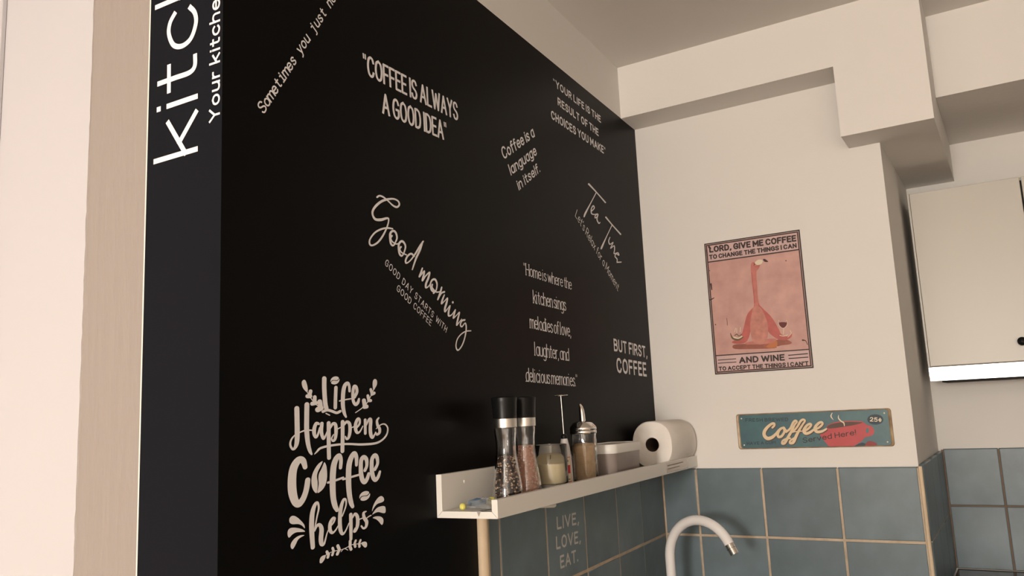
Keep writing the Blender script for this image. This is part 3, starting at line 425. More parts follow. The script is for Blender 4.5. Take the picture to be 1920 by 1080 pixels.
# ------------------------------------------------------------ tiles
def tile_mesh(w, h, t=.009, r=.0022):
    """glazed tile slab in local x (width), z (height), front at y=-t, softly rounded edge"""
    mb = MB(); x, z = w/2, h/2
    rings = [(0, 0), (0, t*.55), (r*.35, t*.88), (r*1.2, t)]
    vs = []
    for ins, y in rings:
        for sx, sz in ((-1, -1), (1, -1), (1, 1), (-1, 1)): vs.append((sx*(x-ins), -y, sz*(z-ins)))
    fs = []
    for i in range(3):
        for k in range(4): fs.append((i*4+k, i*4+(k+1) % 4, (i+1)*4+(k+1) % 4, (i+1)*4+k))
    fs.append((12, 13, 14, 15))
    me = bpy.data.meshes.new('tile'); me.from_pydata(vs, [], fs); me.update(); me.materials.append(M['tile'])
    for p in me.polygons[:-1]: p.use_smooth = True
    return me
TM = {}
def tile(parent, c, w, h, rz, t=.009):
    k = (round(w, 4), round(h, 4), t)
    if k not in TM: TM[k] = tile_mesh(w, h, t)
    o = bpy.data.objects.new('tile', TM[k]); COL.objects.link(o); o.parent = parent
    o.location = Vector(c)-parent_world(parent)
    o.rotation_euler = (random.uniform(-.0015, .0015), random.uniform(-.001, .001), rz+random.uniform(-.002, .002))
    return o
G2 = .0024
rows = [(1.0855, TT), (.921, 1.0815)]
# grout bed and tiles, back wall
mb = MB(); mb.box(.010, .6995, -.0104, -.0002, .921, TT-.003); gb = mb.build('grout', M['grout'], wb)
xs = [.0135, .1160, .3045, .5050, .6995]
for i in range(4):
    for z0, z1 in rows:
        tile(wb, ((xs[i]+xs[i+1])/2, -.0012, (z0+z1)/2), xs[i+1]-xs[i]-2*G2+.0004, z1-z0-.0008, 0, .0105)
mb = MB(); mb.tube([(.7035, -.0075, .921), (.7035, -.0075, TT+.001)], .0055, 12); mb.build('corner_bead', M['grout_light'], wb, smooth=True)
# left wall
mb = MB(); mb.box(.008, 1.036, .0002, .0106, .921, TT, T=FL); mb.build('grout', M['grout'], wl)
RZL = math.atan2(-A.y, -A.x)   # local x runs along -A (towards the corner)
ss = [.0135, .205, .386, .5895, .7925, .9935, 1.036]
for i in range(6):
    g = .0009 if i in (0, 1) else G2
    a0 = ss[i] + (.0004 if i == 0 else (.0004 if i == 1 else .0018)); a1 = ss[i+1] - (.0004 if i == 0 else .0018)
    for z0, z1 in rows:
        tile(wl, LW((a0+a1)/2, .0012, (z0+z1)/2), a1-a0, z1-z0-.0008, RZL, .0105)
mb = MB(); mb.tube([LW(1.0475, .004, .921), LW(1.0475, .004, 1.2735)], .0115, 14); mb.build('edge_bead', M['grout_light'], wl, smooth=True)
# column side (x = .70, facing the recess)
mb = MB(); mb.box(.7002, .7105, .004, RB-.001, .921, 1.270); mb.build('grout', M['grout'], wb)
ys = [.0005, .200, .395, .5865]
for i in range(3):
    for z0, z1 in ((1.0855, 1.275), (.921, 1.0845)):
        tile(wb, (.7012, (ys[i]+ys[i+1])/2, (z0+z1)/2), ys[i+1]-ys[i]-.0003, z1-z0-.0004, PI/2, .0105)
# recess back
mb = MB(); mb.box(.708, 2.39, RB-.0100, RB-.0002, .921, 1.278); mb.build('grout', M['grout_dark'], wr)
xr = [.7125, .864, 1.062, 1.260, 1.458, 1.656, 1.854, 2.052, 2.25, 2.385]
for i in range(9):
    for z0, z1 in ((1.109, 1.281), (.921, 1.107)):
        tile(wr, ((xr[i]+xr[i+1])/2, RB-.0012, (z0+z1)/2), xr[i+1]-xr[i]-.0032, z1-z0-.0008, 0, .0105)
# ============================================================ WORKTOP, UNITS, TAP
t = thing('worktop', 'black glossy worktop under the blue-grey tiles of the recess', 'worktop', (.7, -.3, .88))
mb = MB(); mb.box(.108, 2.395, -.60, -.0125, .88, .92); mb.box(.714, 2.395, -.0125, .5855, .88, .92); mb.build('slab', M['blackgl'], t, bevel=.002)
t = thing('base_cabinet', 'cream base cabinet carrying the black worktop', 'cabinet', (1.2, -.3, 0))
mb = MB(); mb.box(.115, 2.39, -.56, -.013, .10, .879); mb.box(.13, 2.38, -.50, -.02, 0, .10); mb.build('body', M['cab'], t)
for k in range(4):
    x0 = .118+k*.568
    mb = MB(); mb.box(x0, x0+.564, -.580, -.5605, .11, .875); mb.build('door', M['cab'], t, bevel=.002)
t = thing('kitchen_tap', 'white swan-neck kitchen tap with a chrome tip in front of the tiled corner', 'tap', (.095, -.20, .92))
t.location = (.135, -.20, .92)
TX, TY = .0955, -.205
t.location = (TX+.03, TY, .92)
cx = TX; R_ = .102; hd = Vector((.955, -.30, 0)).normalized(); zc = 1.053
pts = [(cx, TY, .93), (cx, TY, .97), (cx, TY, zc-.02)]
for k in range(0, 29):
    th = math.radians(k*152/28); pts.append(Vector((cx, TY, zc)) + hd*R_*(1-math.cos(th)) + Vector((0, 0, R_*math.sin(th))))
mb = MB(); mb.tube(pts, .0128, 20); mb.build('spout', M['tap'], t, smooth=True)
e = Vector(pts[-1]); dd = (Vector(pts[-1])-Vector(pts[-2])).normalized()
mb = MB(); mb.tube([e-dd*.001, e+dd*.010, e+dd*.0105, e+dd*.026], [.0132, .0132, .0125, .0125], 24); mb.build('aerator', M['chrome'], t, smooth=True, label='chrome aerator tip')
mb = MB(); mb.lathe([(.026, 0), (.026, .006), (.0215, .010), (.0215, .045), (.0128, .052)], (cx, TY, .9205), 28); mb.build('base', M['tap'], t, smooth=True)
# ============================================================ WALL CABINET + HOOD
t = thing('wall_cabinet', 'cream wall cabinet with a black round knob in the recess at the right', 'cabinet', (1.05, .46, 1.527))
CX0, CX1, CF = .7222, 1.62, .340
mb = MB(); mb.box(CX0, CX1, CF+.019, RB-.002, 1.530, 2.052); mb.build('carcass', M['cab'], t, bevel=.001)
mb = MB(); mb.box(CX0, CX0+.0045, CF-.001, CF+.019, 1.530, 2.052); mb.build('side_edge', M['cab'], t)
for k, (x0, x1) in enumerate(((.7275, 1.0115), (1.0160, 1.2995), (1.304, 1.617))):
    mb = MB(); mb.box(x0, x1, CF, CF+.018, 1.531, 2.050); d = mb.build('door', M['cab'], t, bevel=.0015)
    kx = x1-.048 if k != 1 else x0+.048
    if k < 2:
        mb = MB(); mb.lathe([(.0045, 0), (.0045, .010), (.0105, .013), (.0120, .019), (.0112, .025), (.007, .0285), (.0, .0295)], (kx, CF, 1.584), 28, T=Matrix.Rotation(PI/2, 3, 'X'))
        mb.build('knob', M['blackpl'], d, smooth=True, label='black round knob')
mb = MB(); mb.box(1.0112, 1.0163, CF+.006, CF+.0185, 1.531, 2.040); mb.build('gap_shade_strip', M['dark'], t, label='dark strip standing in for the shade between the doors')  # dark strip put in for the shade inside the door gap
t = thing('extractor_hood', 'slim brushed steel extractor strip under the cream wall cabinet', 'extractor hood', (1.05, .46, 1.487))
mb = MB(); mb.box(CX0, CX1, CF+.012, RB-.003, 1.492, 1.5285); mb.build('housing', M['steel'], t)
mb = MB(); mb.box(CX0, CX1, CF-.004, CF+.011, 1.5015, 1.5265); mb.build('front_strip', M['steel'], t, bevel=.0006)
mb = MB(); mb.box(CX0+.001, CX1, CF-.004, CF+.011, 1.488, 1.5005); mb.build('lower_strip', M['steel'], t, bevel=.0006)
mb = MB(); mb.box(CX0+.03, CX1-.03, CF+.015, CF+.22, 1.484, 1.4915); mb.build('grease_filter', M['dark'], t)
# ============================================================ SHELF
t = thing('picture_ledge', 'white picture ledge screwed to the black wall above the tiles', 'shelf', LW(.6, .06, 1.2755))
def ext(poly, s0, s1, name, m, **k):
    mb = MB(); n_ = len(poly)
    vs = [LW(s0, o, z) for o, z in poly] + [LW(s1, o, z) for o, z in poly]
    mb.add(vs, [tuple(range(n_)), tuple(range(2*n_-1, n_-1, -1))] + [(i, (i+1) % n_, n_+(i+1) % n_, n_+i) for i in range(n_)])
    return mb.build(name, m, t, **k)
Z0, TH, g = 1.2755, .0112, .00025
ext([(0.0002, Z0+g), (0.0002, 1.348), (TH, 1.348), (TH, Z0+TH+g)], .0078, 1.19, 'back_board', M['white_lac'], bevel=.0004)
ext([(0+g, Z0), (.12-g, Z0), (.12-TH-g, Z0+TH), (TH+g, Z0+TH)], .0078, 1.19, 'shelf_board', M['white_lac'], bevel=.0003)
ext([(.12, Z0+g), (.12, 1.3065), (.12-TH, 1.3065), (.12-TH, Z0+TH+g)], .0078, 1.19, 'front_lip', M['white_lac'], bevel=.0006)
FZ = Z0+TH+.0003
for s in (1.115, .62, .12):
    mb = MB(); mb.lathe([(.0035, 0), (.0030, .0010), (.0, .0014)], LW(s, TH, 1.330), 12, T=Matrix(((0, 0, N.x), (0, 1, N.y), (1, 0, 0)))); mb.build('screw_cap', M['white_lac'], t, smooth=True)
# clear label on the lip
lb = thing('shelf_label', 'clear sticky label with two printed grey lines on the right end of the ledge lip', 'label', LW(.20, .1203, 1.292))
mb = MB(); mb.box(.105, .298, .1201, .1206, 1.2785, 1.3050, T=FL); mb.build('film', mat('label_film', (.62, .56, .50), .2, spec=.7), lb, bevel=.0002)
mb = MB(); mb.box(.150, .287, .1207, .1209, 1.2955, 1.2985, T=FL); mb.box(.182, .287, .1207, .1209, 1.2875, 1.2900, T=FL); mb.build('print', mat('grey_print', (.28, .24, .21), .6), lb)
# hook under the shelf
hk = thing('adhesive_hook', 'small white hook under the ledge above the word live', 'hook', LW(.96, .10, 1.27))
mb = MB(); mb.tube([LW(1.00, .090, 1.2740), LW(.97, .090, 1.2700), LW(.935, .090, 1.2675), LW(.915, .090, 1.2662), LW(.910, .090, 1.2660)], [.0010, .0022, .0034, .0040, .0030], 14); mb.tube([LW(.914, .090, 1.2660), LW(.909, .090, 1.2690), LW(.907, .090, 1.2715)], [.0030, .0026, .0016], 12); mb.build('arm', M['white_lac'], hk, smooth=True)
mb = MB(); mb.box(.985, 1.015, .085, .110, 1.2738, 1.2753, T=FL); mb.build('pad', M['white_lac'], hk, bevel=.0004)
# ------------------------------------------------------------ mills
def radius_at(prof, z):
    for (r0, z0), (r1, z1) in zip(prof, prof[1:]):
        if z0 <= z <= z1: return r0+(r1-r0)*(z-z0)/(z1-z0+1e-9)
    return prof[-1][0]
def smooth_prof(p, n=5): return smooth_path(p, n)
def mill(s, off, label, fill, fmats, weights, core, seed, ds=0):
    c = LW(s, off, FZ); t = thing('spice_mill', label, 'spice mill', c, 'glass mills on the ledge')
    out = smooth_prof([(.0290, .0), (.0287, .012), (.0272, .030), (.0240, .052), (.0208, .074), (.0190, .092), (.0192, .110), (.0206, .124), (.0212, .134)])
    inn = [(r-.0026, max(h, .006)) for r, h in out]
    mb = MB(); mb.lathe([(.001, 0.0003)]+[(r, h+.0003) for r, h in out]+[(r, h+.0003) for r, h in reversed(inn)]+[(.001, .0063)], c, 56)
    mb.build('glass_body', M['glass'], t, smooth=True)
    mb = MB(); mb.lathe([(.0205, .1345), (.0222, .1350), (.0224, .151), (.0215, .1515)], c, 48); mb.build('steel_ring', M['steel'], t, smooth=True, label='brushed steel ring')
    mb = MB(); mb.lathe([(.0216, .1518), (.0224, .1522), (.0228, .165), (.0238, .182), (.0246, .1885), (.0243, .1900), (.021, .1915), (.0, .1922)], c, 48); mb.build('cap', M['blackpl'], t, smooth=True, label='black grinder cap')
    # contents: a core with the grains lying against the glass
    ip = [(r-.0004, h) for r, h in inn]
    mb = MB(); cp = [(.001, .0072)]+[(radius_at(ip, h)-.0045, h) for h in [.0075+(fill-.0095)*k/10 for k in range(11)]]+[(.001, fill+.002)]
    mb.lathe(cp, c, 32); mb.build('filling', core, t, smooth=True)
    rnd = random.Random(seed); mb = MB()
    for i in range(760):
        h = .0095+rnd.random()*(fill-.010); th = rnd.random()*2*PI; gr = rnd.uniform(.0014, .0021); r = radius_at(ip, h)-gr-.0002-rnd.random()*.0012
        if i > 660: r = rnd.random()*radius_at(ip, fill)*.85; h = fill+.001
        p = Vector(c)+Vector((r*math.cos(th), r*math.sin(th), h)); k = rnd.choices(range(len(fmats)), weights)[0]
        q = Matrix.Rotation(rnd.random()*PI, 3, 'X') @ Matrix.Rotation(rnd.random()*PI, 3, 'Z')
        t_ = (1+5**.5)/2; l = math.sqrt(1+t_*t_)
        vs = [(-1, t_, 0), (1, t_, 0), (-1, -t_, 0), (1, -t_, 0), (0, -1, t_), (0, 1, t_), (0, -1, -t_), (0, 1, -t_), (t_, 0, -1), (t_, 0, 1), (-t_, 0, -1), (-t_, 0, 1)]
        fs = [(0, 11, 5), (0, 5, 1), (0, 1, 7), (0, 7, 10), (0, 10, 11), (1, 5, 9), (5, 11, 4), (11, 10, 2), (10, 7, 6), (7, 1, 8), (3, 9, 4), (3, 4, 2), (3, 2, 6), (3, 6, 8), (3, 8, 9), (4, 9, 5), (2, 4, 11), (6, 2, 10), (8, 6, 7), (9, 8, 1)]
        mb.add([p+(q @ Vector(v))*(gr/l) for v in vs], fs, k)
    o = mb.build('grains', fmats, t, fix=False); o['kind'] = 'stuff'
    return t
mill(1.0435, .060, 'tall glass mill full of mixed peppercorns, nearest the open ledge end', .080, [M['pepper_b'], M['pepper_r'], M['pepper_w']], (5, 3, 3), M['pepper_b'], 1)
mill(.958, .056, 'tall glass mill full of pink salt, behind the pepper mill', .096, [M['salt'], M['salt2']], (3, 2), M['salt'], 2)
# ------------------------------------------------------------ candle
c = LW(.862, .062, FZ); t = thing('candle_glass', 'low clear glass tumbler holding a cream candle beside the salt mill', 'candle', c)
mb = MB(); mb.lathe([(.001, .0003), (.031, .0003), (.0335, .002), (.0345, .008), (.0352, .094), (.0346, .0948), (.0340, .094), (.0332, .020), (.031, .0165), (.001, .016)], c, 56); mb.build('glass', M['glass'], t, smooth=True)
mb = MB(); mb.lathe([(.001, .0175), (.0308, .0175), (.0325, .020), (.0334, .0565), (.030, .057), (.001, .0565)], c, 48); mb.build('wax', M['wax'], t, smooth=True)
mb = MB(); mb.tube([c+Vector((0, 0, .0565)), c+Vector((.001, 0, .064))], .0008, 8); mb.build('wick', M['dark'], t)
# ------------------------------------------------------------ milk frother, standing on its handle
c = LW(.7845, .062, FZ); t = thing('milk_frother', 'silver milk frother standing whisk up between candle and sugar jar', 'milk frother', c)
mb = MB(); mb.lathe([(.001, .0003), (.0124, .0003), (.0130, .004), (.0130, .040), (.0124, .066), (.0104, .086), (.0080, .0985), (.0070, .1035), (.001, .104)], c, 36); mb.build('handle', M['silver'], t, smooth=True)
mb = MB(); mb.lathe([(.0068, .1038), (.0068, .110), (.0040, .113), (.001, .1135)], c, 24); mb.build('collar', M['blackpl'], t, smooth=True, label='black collar')
mb = MB(); mb.tube([c+Vector((0, 0, .112)), c+Vector((0, 0, .1935))], .00095, 8)
mb.tube([c+Vector((.0145*math.cos(k*PI/16), .0145*math.sin(k*PI/16), .1948)) for k in range(33)], .0009, 8)
for k in (0, 1): mb.tube([c+Vector((.0145*math.cos(k*PI), .0145*math.sin(k*PI), .1948)), c+Vector((0, 0, .1935))], .0007, 6)
mb.build('whisk', M['chrome'], t, smooth=True, label='chrome wire whisk')
view = math.atan2(CAM_Y-c.y, CAM_X-c.x) + .25   # the label is turned towards the room
def patch(mb, a0, a1, h0, h1, r, mi=0, n_=8):
    vs = [c+Vector((r*math.cos(a0+(a1-a0)*k/n_), r*math.sin(a0+(a1-a0)*k/n_), h)) for h in (h0, h1) for k in range(n_+1)]
    mb.add(vs, [(k, k+1, n_+2+k, n_+1+k) for k in range(n_)], mi)
mb = MB(); patch(mb, view-.55, view+.55, .014, .066, .01315, 0); patch(mb, view-.50, view+.50, .0155, .0645, .01321, 1); patch(mb, view-.42, view+.42, .032, .049, .01327, 0); patch(mb, view-.15, view+.15, .056, .060, .01327, 2); patch(mb, view-.3, view+.3, .019, .0205, .01327, 2)
mb.build('label_sticker', [M['red'], M['p_cream'], M['dark']], t, fix=False, label='white sticker with a red box')
lean = Matrix.Rotation(.055, 4, N)   # leans a little towards the open end
for ch in t.children: ch.matrix_local = lean @ ch.matrix_local
# ------------------------------------------------------------ sugar dispenser
c = LW(.682, .060, FZ); t = thing('sugar_dispenser', 'fluted glass sugar dispenser with a chrome spout lid and brown sugar inside', 'sugar dispenser', c)
def fluted(prof, seg=96, nf=12, amp=.0011):
    mb = MB(); vs = []; fs = []
    for r, h, am in prof:
        for k in range(seg):
            th = 2*PI*k/seg; rr = r - amp*am*abs(math.sin(nf*th/2))**.7; vs.append(c+Vector((rr*math.cos(th), rr*math.sin(th), h)))
    for i in range(len(prof)-1):
        for k in range(seg): k2 = (k+1) % seg; fs.append((i*seg+k, i*seg+k2, (i+1)*seg+k2, (i+1)*seg+k))
    mb.add(vs, fs); return mb
fluted([(.0008, .0003, 0), (.0290, .0003, 0), (.0298, .003, .3), (.0298, .010, 1), (.0292, .088, 1), (.0284, .098, .6), (.0276, .104, 0), (.0284, .108, 0), (.0284, .116, 0), (.0262, .116, 0), (.0258, .100, 0), (.0268, .085, 0), (.0270, .010, 0), (.025, .007, 0), (.0008, .006, 0)]).build('glass_jar', M['glass'], t, smooth=True)
mb = MB(); mb.lathe([(.001, .0073), (.024, .0073), (.0264, .0105), (.0262, .083), (.020, .088), (.001, .0905)], c, 40); mb.build('sugar', M['sugar'], t, smooth=True)
mb = MB(); mb.lathe([(.0292, .1095), (.0300, .1105), (.0302, .1155), (.0292, .117), (.0300, .1185), (.0302, .1225), (.0285, .126), (.022, .1335), (.012, .1375), (.001, .1385)], c, 48); mb.build('lid', M['chrome'], t, smooth=True, label='chrome dome lid')
mb = MB(); lean = A*.4 - N*.0
mb.tube([c+Vector((0, 0, .136)), c+A*.001+Vector((0, 0, .150)), c+A*.003+Vector((0, 0, .162)), c+A*.006+Vector((0, 0, .170)), c+A*.0115+Vector((0, 0, .176))], [.0068, .0064, .0058, .0042, .0018], 20)
mb.build('spout', M['chrome'], t, smooth=True)
# ------------------------------------------------------------ lidded box
def rrect(w, d, r, n_=6):
    out = []
    for sx, sy, a0 in ((1, 1, 0), (-1, 1, 90), (-1, -1, 180), (1, -1, 270)):
        for k in range(n_+1):
            th = math.radians(a0+90*k/n_); out.append((sx*(w/2-r)+r*math.cos(th), sy*(d/2-r)+r*math.sin(th)))
    return out
def prism_rings(rings, cs, co):
    """rings: (w, d, r, z) stacked"""
    mb = MB(); vs = []; m = None
    for w, d, r, z in rings:
        p = rrect(w, d, r); m = len(p); vs += [LW(cs+x, co+y, z) for x, y in p]
    fs = [tuple(range(m-1, -1, -1)), tuple((len(rings)-1)*m+k for k in range(m))]
    for i in range(len(rings)-1):
        for k in range(m): fs.append((i*m+k, i*m+(k+1) % m, (i+1)*m+(k+1) % m, (i+1)*m+k))
    mb.add(vs, fs); return mb
bs, bo = .522, .0615; c = LW(bs, bo, FZ)
t = thing('storage_box', 'grey plastic storage box with a pale lid in front of the kitchen roll', 'box', c)
prism_rings([(.170, .074, .016, FZ+.0003), (.176, .080, .018, FZ+.004), (.186, .086, .020, 1.3500), (.180, .080, .018, 1.3505)], bs, bo).build('tub', M['boxpl'], t, smooth=True)
prism_rings([(.190, .0885, .021, 1.3475), (.192, .0900, .022, 1.3495), (.191, .0895, .022, 1.3650), (.187, .0855, .020, 1.3680), (.170, .068, .015, 1.3683), (.168, .066, .015, 1.3665)], bs, bo).build('lid', M['white_lac'], t, smooth=True, label='pale lid with a raised rim')
# ------------------------------------------------------------ kitchen roll
c = LW(.13, .069, FZ); t = thing('kitchen_roll', 'white kitchen paper roll lying on the ledge against the back wall', 'kitchen roll', c)
S1, S0_ = .246, .018; ro, rz_ = .069, FZ+.0632; n_ = 64
def sell(aw, bh, p, th):
    ct, st = math.cos(th), math.sin(th); return (aw*math.copysign(abs(ct)**(2/p), ct), bh*math.copysign(abs(st)**(2/p), st))
mb = MB(); vs = []
prof = [(.35, S1), (.6, S1+.0010), (.85, S1+.0012), (.965, S1+.0002), (1.0, S1-.004), (1.0, (S0_+S1)/2), (1.0, S0_+.004), (.96, S0_), (.35, S0_)]
for fr, s in prof:
    for k in range(n_):
        th = 2*PI*k/n_
        if fr < .4: o_, z_ = .0190*math.cos(th), .0190*math.sin(th)
        else:
            e = sell(.056, .0625, 2.35, th); w_ = (fr-.35)/.65; o_, z_ = (1-w_)*.0195*math.cos(th)+w_*e[0], (1-w_)*.0195*math.sin(th)+w_*e[1]
        vs.append(LW(s+.0006*math.sin(5*th), ro+o_, rz_+z_))
fs = []
for i in range(len(prof)):
    j = (i+1) % len(prof)
    for k in range(n_): fs.append((i*n_+k, i*n_+(k+1) % n_, j*n_+(k+1) % n_, j*n_+k))
mb.add(vs, fs); mb.build('paper', M['paper'], t, smooth=True)
mb = MB(); vs = []
for r_, s in ((.0186, S1-.001), (.0186, S0_), (.0174, S0_), (.0174, S1-.001)):
    for k in range(32): vs.append(LW(s, ro+r_*math.cos(2*PI*k/32), rz_+r_*math.sin(2*PI*k/32)))
mb.add(vs, [(i*32+k, i*32+(k+1) % 32, ((i+1) % 4)*32+(k+1) % 32, ((i+1) % 4)*32+k) for i in range(4) for k in range(32)])
mb.build('card_core', M['card'], t, smooth=True, label='brown cardboard core')
# ------------------------------------------------------------ little clear packet on the ledge end
c = LW(1.14, .062, FZ); t = thing('clear_packet', 'small crumpled clear packet with blue and yellow foam at the open ledge end', 'packet', c)
rnd = random.Random(5); mb = MB(); nx, ny = 22, 14; vs = []
for i in range(nx+1):
    for j in range(ny+1):
        u_, v_ = i/nx, j/ny; e = min(min(u_, 1-u_)*3, min(v_, 1-v_)*3, 1)
        h = .0010 + (e**.7)*(.0115+.0022*math.sin(u_*17+v_*9)+.0016*math.sin(v_*23-u_*11)) + rnd.uniform(0, .0007)
        vs.append(LW(1.158-.062*u_+.003*math.sin(v_*9), .026+.062*v_+.002*math.sin(u_*13), FZ+h))
mb.add(vs, [(i*(ny+1)+j, (i+1)*(ny+1)+j, (i+1)*(ny+1)+j+1, i*(ny+1)+j+1) for i in range(nx) for j in range(ny)])
mb.build('film', M['film'], t, smooth=True, fix=False, label='crumpled clear film')
mb = MB(); mb.add([LW(1.150, .074, FZ+.0012), LW(1.150, .090, FZ+.0012), LW(1.1905, .088, FZ+.0006), LW(1.1905, .080, FZ+.0006), LW(1.1915, .084, FZ-.008)], [(0, 1, 2, 3), (3, 2, 4)])
mb.build('film_corner', M['film_grey'], t, fix=False)
for nm, s, o_, rr, hh, ax in (('yellow_plug', 1.176, .044, .0056, .010, 0), ('yellow_plug', 1.083, .048, .0062, .013, 1)):
    mb = MB(); mb.lathe([(.0, -hh/2), (rr*.7, -hh/2+.0008), (rr, -hh/2+.003), (rr, hh/2-.003), (rr*.7, hh/2-.0008), (0, hh/2)], LW(s, o_, FZ+rr+.0006), 18, T=Matrix.Rotation(PI/2, 3, 'Y') @ Matrix.Rotation(.5*ax, 3, 'X')); mb.build(nm, M['yellow'], t, smooth=True)
mb = MB(); mb.tube([LW(1.140, .036, FZ+.0075), LW(1.125, .042, FZ+.0085), LW(1.106, .046, FZ+.0075)], [.0050, .0070, .0050], 14); mb.build('blue_piece', M['blue'], t, smooth=True)
# ============================================================ LETTERING
EPS = .0006
DEC = {
'life': ('white lettering life happens coffee helps with beans and sprigs, low on the black wall', 'L'),
'morning': ('white script lettering reading good morning, slanting down the middle of the black wall', 'L'),
'tea': ('thin handwritten white lettering reading tea time, slanting near the corner of the black wall', 'L'),
'always': ('white capital lettering reading coffee is always a good idea, high on the black wall', 'L'),
'sometimes': ('white typewriter lettering climbing steeply, reading sometimes you just need', 'L'),
'yourlife': ('white capitals reading your life is the result of the choices you make', 'L'),
'language': ('white tilted lettering reading coffee is a language in itself', 'L'),
'home': ('white narrow serif lettering in five lines reading home is where the kitchen sings', 'L'),
'but': ('white bold lettering reading but first, coffee beside the corner of the black wall', 'L'),
'live': ('pale lettering reading live, love, eat on a tile under the ledge', 'L'),
'kitchen': ('large white lettering reading kitchen running up the charcoal wall end', 'E')}
ROOT = {}
def plane_off(pl, off): return off+EPS
for key, (lab, pl) in DEC.items():
    # origin at the middle of the lettering
    us = []; vs = []
    if key in TRACES:
        for its in TRACES[key]['parts'].values():
            for it in its:
                st = 3 if it[0] == 's' else 2
                us += [x/1e4 for x in it[1::st]]; vs += [x/1e4 for x in it[2::st]]
    for tx in TEXTS:
        if tx[0] == key: us += [tx[5][0], tx[5][2]]; vs += [tx[5][1], tx[5][3]]
    base = .0135 if key == 'live' else 0
    ROOT[key] = thing('wall_lettering', lab, 'wall decal', P(pl, (min(us)+max(us))/2, (min(vs)+max(vs))/2, base), 'vinyl sayings on the black wall' if key not in ('live', 'kitchen') else None)
NM = {'life': 'word', 'happens': 'word', 'coffee': 'word', 'helps': 'word', 'bean': 'coffee_bean', 'sprig': 'leaf_sprig', 'droplet': 'splash', 'good': 'word', 'morning': 'word', 'tea': 'word', 'time': 'word'}
for key in ('life', 'morning', 'tea'):
    D = TRACES[key]
    for pn, its in D['parts'].items():
        fl = Flat(); trace(fl, its, D); fl.build(NM[pn.rstrip('0123456789')], M['decal'], 'L', EPS, ROOT[key])
M['decal_darker'] = mat('darker_white_vinyl', (.56, .54, .50), .5)  # darker vinyl colour for the lettering on the tile
for d, part, s, pl, off, line, h, sty, kw in TEXTS:
    if d in ROOT:
        fl = Flat(); write(fl, s, line, h, sty, **kw)
        fl.build('text_line', M['decal_darker'] if d == 'live' else M['decal'], pl, .0121 if d == 'live' else EPS, ROOT[d])
# ------------------------------------------------------------ flamingo poster (tin plate)
def plate(u0, u1, v0, v1, off0, off1, rad=0):
    mb = MB(); p = rrect(u1-u0, v1-v0, max(rad, .0008), 5); cu, cv = (u0+u1)/2, (v0+v1)/2; m = len(p)
    vs = [P('B', cu+x, cv+y, off0) for x, y in p] + [P('B', cu+x, cv+y, off1) for x, y in p]
    mb.add(vs, [tuple(range(m-1, -1, -1)), tuple(m+k for k in range(m))] + [(k, (k+1) % m, m+(k+1) % m, m+k) for k in range(m)]); return mb
U0, U1, V0, V1 = .1942, .4700, 1.5358, 1.9238
t = thing('tin_poster', 'pink tin poster of a meditating flamingo with coffee and wine, on the cream wall', 'poster', P('B', (U0+U1)/2, (V0+V1)/2, 0))
plate(U0, U1, V0, V1, .0002, .0015).build('plate', M['p_dark'], t)
def flat(name, m, u0, u1, v0, v1, off, par):
    mb = MB(); mb.add([P('B', u0, v0, off), P('B', u1, v0, off), P('B', u1, v1, off), P('B', u0, v1, off)], [(0, 1, 2, 3)]); return mb.build(name, m, par, fix=False)
def frame_(name, m, u0, u1, v0, v1, w, off, par):
    mb = MB()
    for a_, b_, c_, d_ in ((u0, u1, v0, v0+w), (u0, u1, v1-w, v1), (u0, u0+w, v0, v1), (u1-w, u1, v0, v1)):
        mb.add([P('B', a_, c_, off), P('B', b_, c_, off), P('B', b_, d_, off), P('B', a_, d_, off)], [(0, 1, 2, 3)])
    return mb.build(name, m, par, fix=False)
flat('print_ground', M['p_bg'], U0+.008, U1-.008, V0+.008, V1-.008, .0017, t)
flat('title_band', M['p_band'], U0+.009, U1-.009, 1.869, V1-.009, .0019, t)
flat('title_band', M['p_band'], U0+.009, U1-.009, V0+.009, 1.5885, .0019, t)
frame_('border_line', M['p_band'], U0+.0035, U1-.0035, V0+.0035, V1-.0035, .0012, .0019, t)
MK = {'pink': 'p_pink', 'knees': 'p_pink', 'cream': 'p_cream', 'dark': 'p_dark', 'rose': 'p_rose', 'body': 'p_body', 'rust': 'p_rust', 'orange': 'p_orange', 'wine': 'p_wine', 'olive': 'p_olive', 'red': 'p_redcup', 'coffee_brown': 'p_brown', 'teal': 'p_teal', 'darkred': 'p_darkred', 'navy': 'p_navy', 'letters': 'p_gold', 'dark2': 'p_dark', 'faint': 'p_faint'}
PN = {'pink': 'flamingo_neck', 'knees': 'flamingo_knees', 'cream': 'pale_print', 'dark': 'dark_print', 'rose': 'flamingo_wings', 'body': 'flamingo_breast', 'rust': 'flamingo_legs', 'orange': 'flamingo_foot', 'wine': 'wine_glass_print', 'olive': 'coffee_cup_print', 'red': 'red_cup_print', 'coffee_brown': 'brown_print', 'teal': 'handle_hole_print', 'darkred': 'saucer_print', 'navy': 'dark_blue_print', 'letters': 'script_word', 'dark2': 'small_words', 'faint': 'faint_words'}
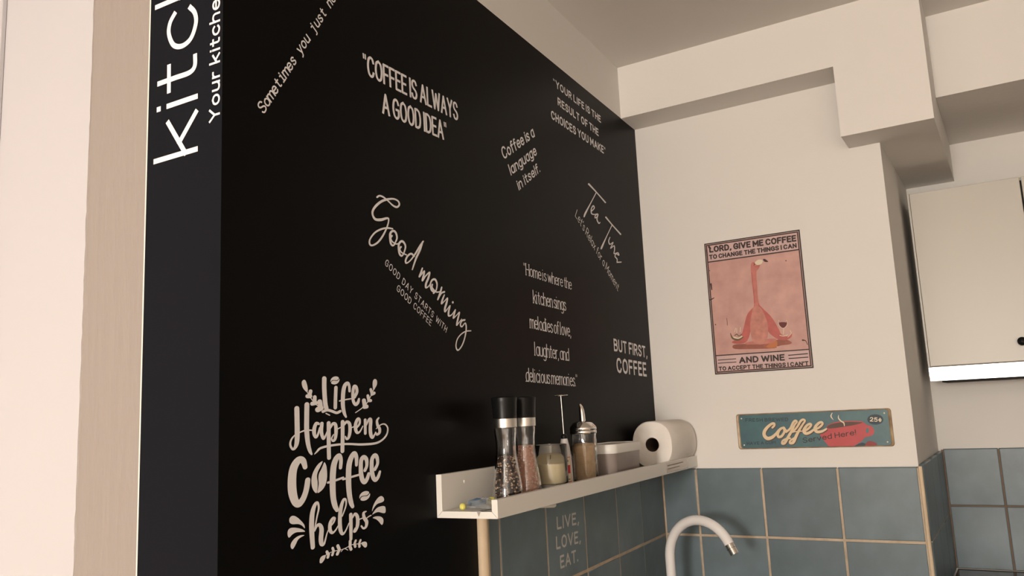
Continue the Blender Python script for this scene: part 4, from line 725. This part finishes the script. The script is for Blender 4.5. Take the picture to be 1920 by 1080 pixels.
def layers(key, order, base, t):
    D = TRACES[key]
    for i, pn in enumerate(order):
        fl = Flat(); off = base + i*.00016
        if pn in D['parts']: trace(fl, D['parts'][pn], D)
        for d, part, s, pl, o_, line, h, sty, kw in TEXTS:
            if d == key and part == pn:
                if s == '25c': s = '25\u00a2'
                write(fl, s, line, h, sty, **kw)
        o = fl.build(PN[pn], M[MK[pn]], 'B', off, t)
        if pn in ('dark', 'cream', 'navy', 'olive', 'coffee_brown', 'faint', 'dark2', 'letters', 'rose', 'rust'): o['kind'] = 'stuff'   # scattered flat print
layers('poster', ['rust', 'orange', 'knees', 'pink', 'rose', 'body', 'olive', 'wine', 'cream', 'dark'], .0021, t)
# ------------------------------------------------------------ coffee sign
u0, u1, v0, v1 = .2450, .6510, 1.3215, 1.4195
t = thing('tin_sign', 'long teal tin sign with a red cup and the word coffee above the tiles', 'sign', P('B', (u0+u1)/2, (v0+v1)/2, 0))
t.rotation_euler = (0, 0, 0)
plate(u0, u1, v0, v1, .0002, .0022, .008).build('plate', M['p_teal'], t, bevel=.0005)
# raised rolled rim
p = rrect(u1-u0-.005, v1-v0-.0036, .007, 6); cu, cv = (u0+u1)/2, (v0+v1)/2
mb = MB(); m = len(p); vs = []; fs = []
for i, (x, y) in enumerate(p):
    nx_, ny_ = x/ (abs(x)+1e-9), y/(abs(y)+1e-9)
    x2, y2 = x - nx_*(.0055 if abs(x) > (u1-u0)/2-.012 else 0), y - ny_*(.0012 if abs(y) > (v1-v0)/2-.012 else 0)
    xo, yo = x + nx_*.0024, y + ny_*.0017
    vs += [P('B', cu+xo, cv+yo, .0022), P('B', cu+x, cv+y, .0046), P('B', cu+(x+x2)/2, cv+(y+y2)/2, .0044), P('B', cu+x2, cv+y2, .0024)]
for i in range(m):
    j = (i+1) % m
    for k in range(3): fs.append((i*4+k, j*4+k, j*4+k+1, i*4+k+1))
mb.add(vs, fs); mb.build('rim', M['p_rim'], t, smooth=True, label='worn golden rim')
layers('sign', ['red', 'darkred', 'teal', 'coffee_brown', 'navy', 'letters', 'cream', 'faint', 'dark2'], .0026, t)
for u_, v_ in ((u0+.0165, v0+.0115), (u0+.0150, v1-.0125), (u1-.0165, v0+.0115), (u1-.0165, v1-.0125)):
    mb = MB(); mb.lathe([(.0021, 0), (.0019, .0008), (0, .0012)], P('B', u_, v_, .0024), 12, T=Matrix.Rotation(PI/2, 3, 'X')); mb.build('rivet', M['p_cream'], t, smooth=True)
